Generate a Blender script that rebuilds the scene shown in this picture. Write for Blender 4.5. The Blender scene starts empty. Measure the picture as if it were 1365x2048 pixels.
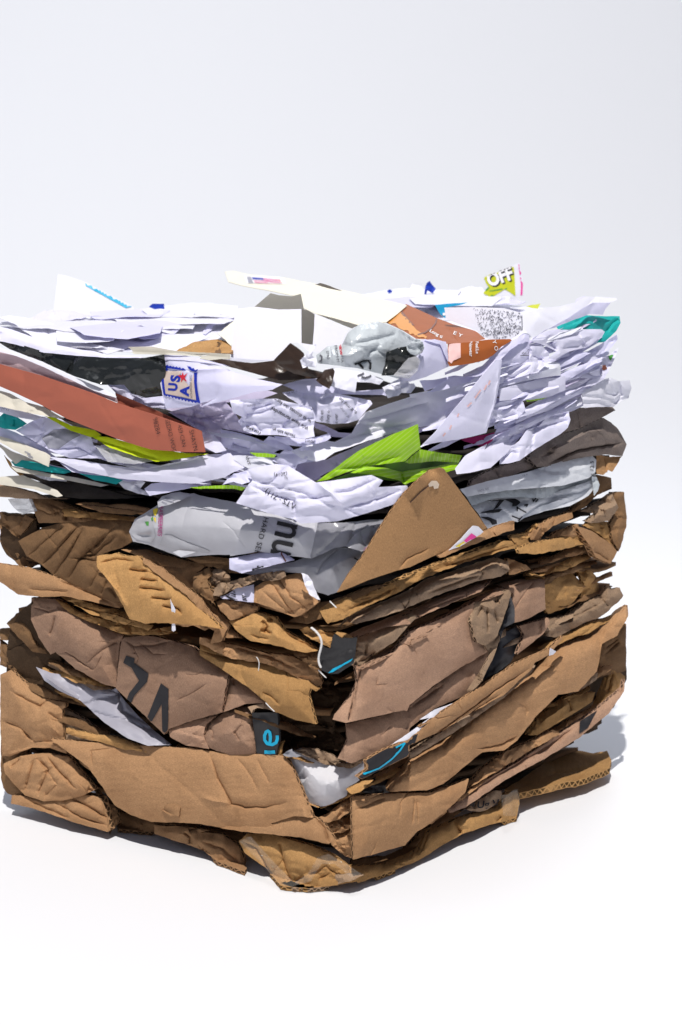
import bpy, bmesh, math, random
import numpy as np
from mathutils import Vector
from mathutils.geometry import delaunay_2d_cdt
from mathutils.bvhtree import BVHTree

scene = bpy.context.scene
COL = scene.collection

# ------------------------------------------------------------------ camera
PW, PH, FPX = 1365, 2048, 3600.0
HORIZON = 350.0
TILT = math.atan((PH / 2 - HORIZON) / FPX)
CAM = np.array([0.0, 0.0, 0.473])
FWD = np.array([0, math.cos(TILT), -math.sin(TILT)])
UPV = np.array([0, math.sin(TILT), math.cos(TILT)])
RGT = np.array([1.0, 0, 0])
HTOP = 0.338                      # height of the bale at its near corner
TOPSLOPE = 0.07                   # the top of the pile rises towards the back

def rays(px, py):
    px = np.asarray(px, float); py = np.asarray(py, float)
    return (RGT[None] * ((px - PW / 2) / FPX)[:, None] + UPV[None] * (-(py - PH / 2) / FPX)[:, None] + FWD[None])

def ground_pt(px, py):
    d = rays([px], [py])[0]
    return CAM + d * (-CAM[2] / d[2])

PC = ground_pt(690, 1792)         # near bottom corner of the bale
PL = ground_pt(-8, 1614)           # left bottom corner
PR = ground_pt(1256, 1532)        # right bottom corner
PB = PL + PR - PC
def outward(a, b, inside):
    t = (b - a)[:2]; n = np.array([t[1], -t[0], 0.0]); n /= np.linalg.norm(n)
    return n if np.dot(n[:2], (inside - a)[:2]) < 0 else -n
NL = outward(PC, PL, PB)
NR = outward(PC, PR, PB)
NT = np.array([0, -TOPSLOPE, 1.0])

def tplane(dirs, n, p0):
    den = dirs @ n
    den = np.where(np.abs(den) < 1e-6, 1e-6, den)
    return ((p0 - CAM) @ n if p0.ndim == 1 else ((p0 - CAM) * n).sum(1)) / den

def smax(a, b, k):
    return 0.5 * (a + b + np.sqrt((a - b) ** 2 + k * k))

def surf_t(dirs, d, surf):
    """distance along each ray to the bale surface offset outward by d (metres)"""
    d = np.asarray(d)[:, None]
    kind = surf if isinstance(surf, str) else surf[0]
    tL = lambda: tplane(dirs, NL, PC[None] + NL[None] * d)
    tR = lambda: tplane(dirs, NR, PC[None] + NR[None] * d)
    def tT():
        p0 = np.array([0, 1.2, HTOP])[None] + np.array([0, 0, 1.0])[None] * d
        t = tplane(dirs, NT, p0)
        return np.where((dirs @ NT) > -1e-3, 9.0, t)
    if kind == 'L': t = tL()
    elif kind == 'R': t = tR()
    elif kind == 'T': t = tT()
    elif kind == 'S': t = smax(tL(), tR(), 0.03)
    elif kind == 'B': t = smax(smax(tL(), tR(), 0.03), tT(), 0.025)
    elif kind == 'Z':
        n = np.array([0, 0, 1.0]); t = tplane(dirs, n, np.array([0, 0, surf[1]])[None] + n[None] * d)
    elif kind == 'V':                       # upright plane at depth, optional lean and yaw
        lean = surf[2] if len(surf) > 2 else 0.0; yaw = surf[3] if len(surf) > 3 else 0.0
        n = np.array([-math.sin(yaw), -math.cos(yaw), lean]); n /= np.linalg.norm(n)
        t = tplane(dirs, n, np.array([surf[4] if len(surf) > 4 else 0.0, surf[1], HTOP])[None] + n[None] * d)
    tg = (0.0034 - CAM[2]) / np.where(dirs[:, 2] > -1e-4, -1e-4, dirs[:, 2])
    return np.minimum(t, tg)

def surf_n(dirs, surf):
    kind = surf if isinstance(surf, str) else surf[0]
    N = len(dirs)
    if kind == 'L': return np.repeat(NL[None], N, 0)
    if kind == 'R': return np.repeat(NR[None], N, 0)
    if kind in 'TZ': return np.repeat(np.array([[0, 0, 1.0]]), N, 0)
    if kind == 'V': return np.repeat(np.array([[0, -1.0, 0]]), N, 0)
    z = np.zeros(N)
    a = tplane(dirs, NL, PC[None] + z[:, None]); b = tplane(dirs, NR, PC[None] + z[:, None])
    w = 1 / (1 + np.exp(np.clip(-(a - b) / 0.012, -40, 40)))
    n = NL[None] * w[:, None] + NR[None] * (1 - w)[:, None]
    return n / np.linalg.norm(n, axis=1)[:, None]

# ------------------------------------------------------------------ outline parsing
S3 = 460 / 1365.0
REG = dict(A=(0, 500, S3), B=(400, 500, S3), C=(820, 500, S3), D=(0, 880, S3), E=(400, 880, S3), F=(820, 880, S3),
           G=(0, 1280, S3), H=(400, 1280, S3), I=(820, 1200, S3), J=(300, 690, 120 / 1117.), K=(460, 770, 300 / 1365.),
           M=(450, 900, 210 / 1365.), N=(640, 630, 220 / 1365.), O=(770, 600, 290 / 1365.), Q=(930, 510, 130 / 1365.),
           U=(930, 900, 310 / 1365.), V=(480, 1400, 140 / 1365.), W=(250, 960, 170 / 1365.), X=(900, 1540, 160 / 1365.),
           Y=(480, 540, 160 / 1365.), Z=(420, 1140, 140 / 1365.), R=(1000, 580, 270 / 1365.), S=(620, 1220, 140 / 1365.),
           P=(0, 0, 1.0))
def parse(s):
    ox, oy, sc = 0, 0, 1.0
    out = []
    for tok in s.split():
        if tok in REG: ox, oy, sc = REG[tok]; continue
        v = [float(q) for q in tok.split(',')]
        out.append((ox + v[0] * sc, oy + v[1] * sc, v[2] if len(v) > 2 else 0.0))
    return np.array(out)

# ------------------------------------------------------------------ noise
_PERM = np.random.RandomState(7).permutation(4096)
_ANG = np.random.RandomState(8).rand(4096) * 2 * math.pi
def gnoise(x, y, seed=0):
    xi = np.floor(x).astype(int); yi = np.floor(y).astype(int)
    xf = x - xi; yf = y - yi
    u = xf * xf * xf * (xf * (xf * 6 - 15) + 10); v = yf * yf * yf * (yf * (yf * 6 - 15) + 10)
    def g(ix, iy, dx, dy):
        h = _PERM[(_PERM[(ix + seed * 131) & 4095] + iy) & 4095]
        a = _ANG[h]
        return np.cos(a) * dx + np.sin(a) * dy
    n00 = g(xi, yi, xf, yf); n10 = g(xi + 1, yi, xf - 1, yf)
    n01 = g(xi, yi + 1, xf, yf - 1); n11 = g(xi + 1, yi + 1, xf - 1, yf - 1)
    return (n00 * (1 - u) + n10 * u) * (1 - v) + (n01 * (1 - u) + n11 * u) * v

def facets(x, y, seed):
    """piecewise linear noise on a warped triangular lattice: flat facets meeting in sharp creases"""
    k = (x + y) * 0.36602540378; u, v = x + k, y + k
    i = np.floor(u).astype(int); j = np.floor(v).astype(int)
    fu, fv = u - i, v - j
    def val(ii, jj):
        return _ANG[_PERM[(_PERM[(ii + seed * 131) & 4095] + jj) & 4095]] / math.pi - 1.0
    a = val(i, j); c = val(i + 1, j + 1)
    up = fu >= fv
    m = np.where(up, val(i + 1, j), val(i, j + 1))
    big = np.where(up, fu, fv); small = np.where(up, fv, fu)
    return a * (1 - big) + m * (big - small) + c * small

def crumple(x, y, amp, wl, ang, stretch, nf, seed, paper=True):
    """folded-sheet relief, everything in mm: flat facets with sharp creases, a few long folds, a slow bend"""
    c, s = math.cos(ang), math.sin(ang)
    a = x * c + y * s; b = (-x * s + y * c) * stretch
    w1 = gnoise(a / (wl * 1.3), b / (wl * 1.3), seed + 5) * wl * 0.75
    w2 = gnoise(a / (wl * 1.3) + 9.3, b / (wl * 1.3), seed + 6) * wl * 0.75
    th = (seed * 0.7) % 3.1; c2, s2 = math.cos(th), math.sin(th)
    p, q = a + w1, b + w2
    p, q = p * c2 + q * s2, -p * s2 + q * c2
    if paper:
        h = amp * (0.95 * facets(p / wl, q / wl, seed) + 0.24 * facets(p / (wl * .43) + 3.7, q / (wl * .43), seed + 1))
        h += amp * 0.07 * facets(p / (wl * .2) + 1.7, q / (wl * .2), seed + 2)
    else:
        h = amp * (0.8 * facets(p / wl, q / wl, seed) + 0.35 * (0.5 - np.abs(gnoise(p / (wl * .5), q / (wl * .5), seed + 3)) * 2.2))
        h += amp * 0.22 * (0.5 - np.abs(gnoise(p / (wl * .17), q / (wl * .17), seed + 4)) * 2.2)
    h += amp * 1.0 * gnoise(a / (wl * 2.2), b / (wl * 2.2), seed + 9)
    rs = np.random.RandomState(seed + 77)
    if nf and len(x):
        cx, cy = x.min(), y.min(); wx, wy = np.ptp(x), np.ptp(y)
        for k in range(nf):
            th = ang + rs.normal() * 0.55 + (math.pi / 2 if rs.rand() < 0.3 else 0)
            px, py = FR[0] + rs.rand() * FR[2], FR[1] + rs.rand() * FR[3]
            sd = -(x - px) * math.sin(th) + (y - py) * math.cos(th)
            sd = sd + gnoise(x / 14, y / 14, seed + 30 + k) * 2.5
            sl = rs.uniform(0.05, 0.17) * rs.choice([-1, 1])
            h += sl * amp / 1.8 * np.minimum(np.abs(sd), 22) - rs.uniform(0.15, 0.6) * amp * np.exp(-(sd / 1.2) ** 2)
    return h
FR = [0, 0, 1, 1]

def pdist(px, py, line):
    """distance from points to a polyline"""
    best = np.full(len(px), 1e9); par = np.zeros(len(px)); ns = len(line) - 1; si = 0
    for (x0, y0, *_), (x1, y1, *_) in zip(line[:-1], line[1:]):
        dx, dy = x1 - x0, y1 - y0; L2 = dx * dx + dy * dy + 1e-9
        t = np.clip(((px - x0) * dx + (py - y0) * dy) / L2, 0, 1)
        q = np.hypot(px - x0 - t * dx, py - y0 - t * dy)
        par = np.where(q < best, (si + t) / ns, par); best = np.minimum(best, q); si += 1
    return best, par

def in_poly(px, py, poly):
    ins = np.zeros(len(px), bool)
    n = len(poly)
    for i in range(n):
        x0, y0 = poly[i][:2]; x1, y1 = poly[(i + 1) % n][:2]
        c = (y0 > py) != (y1 > py)
        xx = (x1 - x0) * (py - y0) / ((y1 - y0) if abs(y1 - y0) > 1e-12 else 1e-12) + x0
        ins ^= c & (px < xx)
    return ins

def resample(poly, step, rag, seed, closed=True, sm=True):
    pts = []
    n = len(poly)
    for i in range(n if closed else n - 1):
        a = poly[i]; b = poly[(i + 1) % n]
        L = math.hypot(b[0] - a[0], b[1] - a[1]); k = max(1, int(round(L / step)))
        for j in range(k): pts.append(a + (b - a) * (j / k))
    if not closed: pts.append(poly[-1])
    pts = np.array(pts)
    if rag > 0 and len(pts) > 4:
        s = np.arange(len(pts)) * step
        wob = gnoise(s / 17.0, s * 0 + seed * 3.7, seed) * 1.6 + gnoise(s / 6.5, s * 0 + 5.1 + seed, seed + 1) * 0.9
        wob2 = gnoise(s / 15.0, s * 0 + 1.7 + seed, seed + 2) * 1.4
        t = np.roll(pts, -1, 0) - np.roll(pts, 1, 0)
        L = np.hypot(t[:, 0], t[:, 1]) + 1e-9
        nx, ny = -t[:, 1] / L, t[:, 0] / L
        fd = np.minimum(1, np.minimum(s, s[::-1]) / 10) if not closed else 1.0
        pts[:, 0] += fd * rag * (wob * nx + 0.4 * wob2 * ny); pts[:, 1] += fd * rag * (wob * ny - 0.4 * wob2 * nx)
    return pts

def tri_region(ol, g, seed, extra=None):
    """triangulate the inside of outline ol (px) with about g px triangles"""
    x0, y0 = ol[:, 0].min(), ol[:, 1].min(); x1, y1 = ol[:, 0].max(), ol[:, 1].max()
    gy = g * 0.866
    ys = np.arange(y0, y1 + gy, gy); P = []
    for r, y in enumerate(ys):
        xs = np.arange(x0 + (g / 2 if r % 2 else 0), x1 + g, g)
        P.append(np.stack([xs, np.full(len(xs), y)], 1))
    P = np.concatenate(P) if P else np.zeros((0, 2))
    rs = np.random.RandomState(seed); P = P + rs.uniform(-.12, .12, P.shape) * g
    if len(P):
        P = P[in_poly(P[:, 0], P[:, 1], ol)]
    if len(P):
        keep = np.ones(len(P), bool)
        for i in range(0, len(P), 4000):
            q = P[i:i + 4000]
            d2 = ((q[:, None, :] - ol[None, :, :2]) ** 2).sum(2).min(1)
            keep[i:i + 4000] = d2 > (0.45 * g) ** 2
        P = P[keep]
    if extra is not None and len(extra):
        extra = extra[in_poly(extra[:, 0], extra[:, 1], ol)]
        d2 = ((extra[:, None, :] - ol[None, :, :2]) ** 2).sum(2).min(1); extra = extra[d2 > 1.2]
        if len(extra):
            keep = np.ones(len(P), bool)
            for i in range(0, len(P), 4000):
                keep[i:i + 4000] = ((P[i:i + 4000][:, None, :] - extra[None]) ** 2).sum(2).min(1) > (0.45 * g) ** 2
            P = np.concatenate([P[keep], extra])
    n = len(ol)
    verts = [Vector((float(a), float(b))) for a, b in ol[:, :2]] + [Vector((float(a), float(b))) for a, b in P]
    edges = [(i, (i + 1) % n) for i in range(n)]
    v, e, f, *_ = delaunay_2d_cdt(verts, edges, [list(range(n))], 1, 1e-4)
    V = np.array([(q.x, q.y) for q in v]); F = [tuple(t) for t in f if len(t) == 3]
    used = sorted({i for t in F for i in t}); mp = {o: k for k, o in enumerate(used)}
    V = V[used] if len(used) else V[:0]
    F = [tuple(mp[i] for i in t) for t in F]
    return V, F

# ------------------------------------------------------------------ objects
def link(o, parent=None):
    COL.objects.link(o)
    if parent is not None:
        o.parent = parent
        q = parent
        while q is not None:
            o.location = o.location - q.location; q = q.parent
    return o

def tag(o, label=None, cat=None, group=None, kind=None):
    if label: o['label'] = label
    if cat: o['category'] = cat
    if group: o['group'] = group
    if kind: o['kind'] = kind
    return o

def mesh_obj(name, V, F, mats, uv=None, mi=None, smooth=None, parent=None, sharp=None):
    V = np.asarray(V, float)
    org = np.array([V[:, 0].mean(), V[:, 1].mean(), V[:, 2].min()])
    me = bpy.data.meshes.new(name)
    me.from_pydata([tuple(q) for q in (V - org)], [], [tuple(t) for t in F])
    for m in mats: me.materials.append(m)
    if mi is not None: me.polygons.foreach_set('material_index', np.asarray(mi, dtype=np.int32))
    me.polygons.foreach_set('use_smooth', np.ones(len(me.polygons), bool) if smooth is None else np.asarray(smooth, bool))
    if uv is not None:
        l = me.uv_layers.new(name='UVMap')
        li = np.empty(len(me.loops), dtype=np.int32); me.loops.foreach_get('vertex_index', li)
        l.data.foreach_set('uv', np.asarray(uv, float)[li].ravel())
    me.update()
    if sharp: me.set_sharp_from_angle(angle=math.radians(sharp))
    o = bpy.data.objects.new(name, me)
    o.location = Vector(org)
    return link(o, parent)

SEED = [100]
class Piece: pass
PIECES = {}

def piece(key, name, label, cat, mat, poly, d=0.0, th=None, bulge=None, bl=26, amp=None, wl=None, an=0.0, st=1.4, nf=None,
          rag=None, surf='S', g=4.2, cr=(), tuck=None, tl=14, group=None, parent=None, edge=None, fl=0.0, ctrl='', seed=None, tilt=None):
    """one sheet: outline `poly` (photo px, optional third value: mm outward at that vertex), lying on the bale's surface `d` mm out"""
    SEED[0] += 13
    seed = seed if seed is not None else SEED[0]
    paper = mat in PAPERISH
    if isinstance(parent, str): parent = PIECES[parent].o
    if th is None: th = 0.3 if paper else 3.0
    if bulge is None: bulge = 0.8 if paper else 1.8
    if amp is None: amp = 1.9 if paper else 1.3
    if wl is None: wl = 17 if paper else 24
    if nf is None: nf = 5 if paper else 4
    if rag is None: rag = 0.5 if paper else 0.9
    if tilt is None: tilt = 0.0 if tuck == 0 else (5.0 if paper else 4.0)
    if tuck is None: tuck = 1.2 if paper else 3.2
    P0 = parse(poly) if isinstance(poly, str) else poly
    ol = resample(P0, 5.0, rag, seed)
    lines = []; ex = []
    cr = list(cr)
    if not paper and mat not in ('kraft', 'blacktape'):
        # stray dents every crushed board has
        q_ = np.random.RandomState(seed + 5)
        x0_, x1_, y0_, y1_ = ol[:, 0].min(), ol[:, 0].max(), ol[:, 1].min(), ol[:, 1].max()
        for k_ in range(int(np.clip((x1_ - x0_) * (y1_ - y0_) / 9000, 1, 7))):
            px_, py_ = q_.uniform(x0_, x1_), q_.uniform(y0_, y1_); a_ = q_.uniform(0, 3.14); l_ = q_.uniform(18, 60); b_ = a_ + q_.normal() * .7
            cr.append('P %.1f,%.1f %.1f,%.1f %.1f,%.1f;%.2f;%.2f' % (px_, py_, px_ + l_ * math.cos(a_), py_ + l_ * math.sin(a_), px_ + l_ * math.cos(a_) + l_ * .7 * math.cos(b_), py_ + l_ * math.sin(a_) + l_ * .7 * math.sin(b_), q_.uniform(.35, .9), q_.uniform(1.2, 2.2)))
    for c in cr:
        q = c.split(';'); ln = parse(q[0]); wd = float(q[2]) * .8
        ln = resample(ln, 7, 1.1, seed + len(lines), closed=False)      # a little wander so that no crease is a ruler line
        lines.append((ln, float(q[1]) * 1.1, wd))
        R_ = resample(ln, 3.2, 0, 1, closed=False)[:, :2]
        if len(R_) > 2:
            t_ = np.gradient(R_, axis=0); t_ /= np.linalg.norm(t_, axis=1)[:, None] + 1e-9
            nn = np.stack([-t_[:, 1], t_[:, 0]], 1)
            for k_ in (-1.9, -.8, 0, .8, 1.9): ex.append(R_ + nn * wd * k_)
    V, F = tri_region(ol, g, seed, np.concatenate(ex) if ex else None)
    C = parse(ctrl) if ctrl else np.zeros((0, 3))
    samples = np.concatenate([ol, C]) if len(C) else ol
    hasd = np.any(np.abs(samples[:, 2]) > 1e-6)
    bx = np.round(ol[:, 0] / 6).astype(int)
    cols = np.arange(bx.min(), bx.max() + 1)
    top = np.full(len(cols), np.nan); bot = np.full(len(cols), np.nan)
    for b, y in zip(bx, ol[:, 1]):
        i = b - bx.min(); top[i] = y if np.isnan(top[i]) else min(top[i], y); bot[i] = y if np.isnan(bot[i]) else max(bot[i], y)
    ok = ~np.isnan(top)
    kind = surf if isinstance(surf, str) else surf[0]
    def height(px, py):                      # mm outward
        out = np.zeros(len(px))
        for i in range(0, len(px), 3000):
            x = px[i:i + 3000]; y = py[i:i + 3000]
            D2 = (x[:, None] - ol[None, :, 0]) ** 2 + (y[:, None] - ol[None, :, 1]) ** 2
            dist = np.sqrt(D2.min(1))
            h = bulge * (1 - np.exp(-(dist / bl) ** 1.3)) - bulge
            if hasd:
                D2s = (x[:, None] - samples[None, :, 0]) ** 2 + (y[:, None] - samples[None, :, 1]) ** 2
                w = 1 / (D2s + 9.0) ** 1.25
                h = h + (w * samples[None, :, 2]).sum(1) / w.sum(1)
            yt = np.interp(x, cols[ok] * 6.0, top[ok])
            if tilt:
                yb = np.interp(x, cols[ok] * 6.0, bot[ok])
                h = h + tilt * np.clip((yb - yt) / 45.0, .3, 1) * (np.clip((y - yt) / np.maximum(yb - yt, 4), 0, 1) - .5)
            h = h - tuck * np.exp(-np.clip(y - yt, 0, None) / tl)
            for ln, a, wdt in lines:
                q, u_ = pdist(x, y, ln)
                tp = np.clip(np.sin(np.pi * np.clip(u_, .001, .999)) * 1.6, 0, 1) ** .8
                h = h - a * tp * (0.5 * np.exp(-(q / (wdt * .8)) ** 2) + 0.75 * np.exp(-q / (wdt * 3.2)))
            out[i:i + 3000] = h
        return out
    ys = 4.0 if kind == 'T' else 1.0
    box = (ol[:, 0].min() / 3, ol[:, 1].min() / 3 * ys, np.ptp(ol[:, 0]) / 3, np.ptp(ol[:, 1]) / 3 * ys)
    def relief(px, py):
        FR[:] = box
        return crumple(px / 3.0, py / 3.0 * ys, amp, wl, an, st, nf, seed, paper)
    def pos(px, py, extra=0.0):
        px = np.asarray(px, float); py = np.asarray(py, float)
        dr = rays(px, py); h = height(px, py); r = relief(px, py)
        if kind in 'TZ':
            t = surf_t(dr, (np.zeros(len(px)) + d) * 1e-3, surf)
            W = CAM[None] + dr * t[:, None]
            W[:, 2] += (h + r + extra) * 1e-3
            W[:, 2] = np.maximum(W[:, 2], 0.0006)
            return W, dr
        t = surf_t(dr, (d + h + r + extra) * 1e-3, surf)
        return CAM[None] + dr * t[:, None], dr
    W, dr = pos(V[:, 0], V[:, 1])
    n = surf_n(dr, surf)
    if kind == 'T' or kind == 'Z':
        pass
    n0 = np.cross(W[F[0][1]] - W[F[0][0]], W[F[0][2]] - W[F[0][0]]) if F else np.zeros(3)
    flip = (n0 @ dr[F[0][0]]) > 0
    if flip: F = [(a, c, b) for a, b, c in F]
    Bk = W - n * (th * 1e-3)
    low = W[:, 2] < 0.0037
    Bk[low] = W[low] - np.array([0, 0, 0.0028])
    Bk[:, 2] = np.maximum(Bk[:, 2], 0.0005)
    N = len(W)
    ed = {}
    for t in F:
        for i in range(3):
            e = (t[i], t[(i + 1) % 3])
            if (e[1], e[0]) in ed: del ed[(e[1], e[0])]
            else: ed[e] = 1
    rim = list(ed)
    c, s = math.cos(fl), math.sin(fl)
    u = V[:, 0] / 3; v = V[:, 1] / 3
    uv = np.stack([u * c + v * s, -u * s + v * c], 1)
    VV = [W, Bk]; UV = [uv, uv]
    FF = list(F) + [(a + N, cc + N, b + N) for a, b, cc in F]
    MI = [0] * (2 * len(F))
    # rim as separate vertices
    rimv = []; rimuv = []; rf = []
    nxt = {a: b for a, b in rim}
    done = set(); acc = 0.0
    for a0 in list(nxt):
        a = a0
        while a in nxt and a not in done:
            done.add(a); b = nxt[a]
            L = np.linalg.norm(W[a] - W[b]) * 1000
            k = 2 * N + len(rimv)
            rimv += [W[a], W[b], Bk[b], Bk[a]]
            rimuv += [(acc, 0), (acc + L, 0), (acc + L, 1), (acc, 1)]
            rf.append((k, k + 3, k + 2, k + 1))
            acc += L; a = b
    if rimv:
        VV.append(np.array(rimv)); UV.append(np.array(rimuv))
        FF += rf; MI += [1] * len(rf)
    em = M[edge] if edge else M.get(mat + '_edge', M[mat])
    o = mesh_obj(name, np.concatenate(VV), FF, [M[mat], em], np.concatenate(UV), MI, None, parent, 20 if paper else 26)
    if parent is None: tag(o, label, cat, group)
    elif label: o['label'] = label
    p = Piece(); p.bvh = BVHTree.FromPolygons([tuple(q) for q in W], [tuple(t) for t in F]); p.o = o; p.pos = pos; p.ol = ol; p.d = d
    PIECES[key] = p
    return p

def conform(p, V, F, mat, name, extra=0.3, parent=None):
    """lay flat px-space geometry on a piece as a part of it"""
    V = np.asarray(V, float)
    W, dr = p.pos(V[:, 0], V[:, 1], extra)
    o0 = Vector(CAM)
    hit = np.zeros(len(V), bool)
    for i in range(len(V)):
        h, nn, ix, ds = p.bvh.ray_cast(o0, Vector(dr[i]))
        if h is not None:
            v = Vector(dr[i]).normalized()
            if nn.dot(v) > 0: nn = -nn
            W[i] = h + nn * (extra * 1e-3) - v * (0.3 * 1e-3); hit[i] = True
    # print ends where the sheet ends
    F = [f for f in F if all(hit[j] for j in f)]
    if not F: return None
    out = []
    for f in F:
        n0 = np.cross(W[f[1]] - W[f[0]], W[f[2]] - W[f[0]])
        out.append(f if (n0 @ dr[f[0]]) <= 0 else tuple(reversed(f)))
    return mesh_obj(name, W, out, [M[mat]], V / 3.0, None, None, parent or p.o)

def decal(p, polys, mat, name='print', extra=0.3, g=4.0, rag=0.15):
    """printed patch(es): several outlines separated by | become one part"""
    VV = []; FF = []; n = 0
    for q in polys.split('|'):
        SEED[0] += 3
        ol = resample(parse(q), 3.0, rag, SEED[0])
        V, F = tri_region(ol, g, SEED[0])
        VV.append(V); FF += [tuple(i + n for i in f) for f in F]; n += len(V)
    return conform(p, np.concatenate(VV), FF, mat, name, extra)

def strokes(p, lines, width, mat, name='lettering', extra=0.35):
    VV = []; FF = []
    for q in lines.split('|'):
        L = resample(parse(q), 2.5, 0, 1, closed=False)[:, :2]
        t = np.gradient(L, axis=0); ln = np.hypot(t[:, 0], t[:, 1])[:, None] + 1e-9
        nn = np.stack([-t[:, 1], t[:, 0]], 1) / ln * width / 2
        k = len(VV)
        for a, b in zip(L + nn, L - nn): VV += [a, b]
        for i in range(len(L) - 1):
            FF.append((k + 2 * i, k + 2 * i + 1, k + 2 * i + 3, k + 2 * i + 2))
    return conform(p, np.array(VV), FF, mat, name, extra)

def text(p, s, at, h, ang, mat, asp=1.0, bold=0.0, name='lettering', extra=0.35, space=1.0, shear=0.0):
    """lettering on a piece; at = px of the baseline start, h = cap height in px, ang = reading direction (deg, clockwise)"""
    cu = bpy.data.curves.new('lettering_curve', 'FONT')
    cu.body = s; cu.size = 1.0; cu.offset = bold; cu.resolution_u = 3; cu.space_character = space; cu.shear = shear
    ob = bpy.data.objects.new('lettering_curve', cu); COL.objects.link(ob)
    dg = bpy.context.evaluated_depsgraph_get(); dg.update()
    me = bpy.data.meshes.new_from_object(ob.evaluated_get(dg))
    bm = bmesh.new(); bm.from_mesh(me)
    k = h / 0.69
    for _ in range(2):
        es = [e for e in bm.edges if e.calc_length() * k > 5]
        if not es: break
        bmesh.ops.subdivide_edges(bm, edges=es, cuts=1)
    bmesh.ops.triangulate(bm, faces=bm.faces[:])
    bm.verts.ensure_lookup_table()
    V = np.array([(q.co.x, q.co.y) for q in bm.verts]); F = [tuple(q.index for q in f.verts) for f in bm.faces]
    bm.free(); bpy.data.meshes.remove(me); bpy.data.objects.remove(ob); bpy.data.curves.remove(cu)
    if not len(V): return None
    A = parse(at)[0]
    x = V[:, 0] * k * asp; y = -V[:, 1] * k
    c, sn = math.cos(math.radians(ang)), math.sin(math.radians(ang))
    return conform(p, np.stack([A[0] + x * c - y * sn, A[1] + x * sn + y * c], 1), F, mat, name, extra)

def tube(key, name, label, cat, mat, line, d, r, surf='S', group=None, sides=7):
    L = parse(line); L = resample(L, 3.0, 0, 1, closed=False)
    k = np.ones(7) / 7
    for c in range(3):
        pad = np.pad(L[:, c], 3, mode='edge'); L[:, c] = np.convolve(pad, k, 'valid')
    dr = rays(L[:, 0], L[:, 1]); t = surf_t(dr, (d + L[:, 2]) * 1e-3, surf)
    W = CAM[None] + dr * t[:, None]
    T = np.gradient(W, axis=0); T /= np.linalg.norm(T, axis=1)[:, None]
    A = np.cross(T, np.array([0.31, 0.87, 0.38])); A /= np.linalg.norm(A, axis=1)[:, None]
    Bv = np.cross(T, A)
    V = []; F = []
    for i in range(len(W)):
        rr = r * 1e-3 * (0.5 if i in (0, len(W) - 1) else 1)
        for j in range(sides):
            a = 2 * math.pi * j / sides
            V.append(W[i] + (A[i] * math.cos(a) + Bv[i] * math.sin(a)) * rr)
    for i in range(len(W) - 1):
        for j in range(sides):
            F.append((i * sides + j, i * sides + (j + 1) % sides, (i + 1) * sides + (j + 1) % sides, (i + 1) * sides + j))
    o = mesh_obj(name, V, F, [M[mat]])
    return tag(o, label, cat, group)
# ------------------------------------------------------------------ materials
M = {}
PAPERISH = set()

def nodes(name):
    m = bpy.data.materials.new(name); m.use_nodes = True
    nt = m.node_tree; nt.nodes.clear()
    out = nt.nodes.new('ShaderNodeOutputMaterial')
    return m, nt, out

def N(nt, typ, **kw):
    n = nt.nodes.new(typ)
    for k, v in kw.items():
        if k.startswith('i_'):
            key = k[2:]
            key = int(key) if key.isdigit() else key.replace('_', ' ')
            n.inputs[key].default_value = v
        else: setattr(n, k, v)
    return n

def mixrgb(nt, fac, a, b, bt='MIX'):
    n = nt.nodes.new('ShaderNodeMix'); n.data_type = 'RGBA'; n.blend_type = bt
    for i, v in ((0, fac), (6, a), (7, b)):
        if hasattr(v, 'is_linked') or isinstance(v, bpy.types.NodeSocket): nt.links.new(v, n.inputs[i])
        else: n.inputs[i].default_value = v if i == 0 else (*v, 1) if len(v) == 3 else v
    return n.outputs[2]

def ramp(nt, src, a, b, c0=0.0, c1=1.0):
    n = nt.nodes.new('ShaderNodeMapRange'); n.inputs[1].default_value = a; n.inputs[2].default_value = b
    n.inputs[3].default_value = c0; n.inputs[4].default_value = c1
    nt.links.new(src, n.inputs[0]); return n.outputs[0]

def noise(nt, vec, scale, detail=4, rough=0.6):
    n = N(nt, 'ShaderNodeTexNoise', i_Scale=scale, i_Detail=detail, i_Roughness=rough)
    nt.links.new(vec, n.inputs['Vector']); return n.outputs['Fac']

def mapping(nt, vec, scale):
    n = N(nt, 'ShaderNodeMapping'); n.inputs['Scale'].default_value = scale
    nt.links.new(vec, n.inputs['Vector']); return n.outputs[0]

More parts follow.
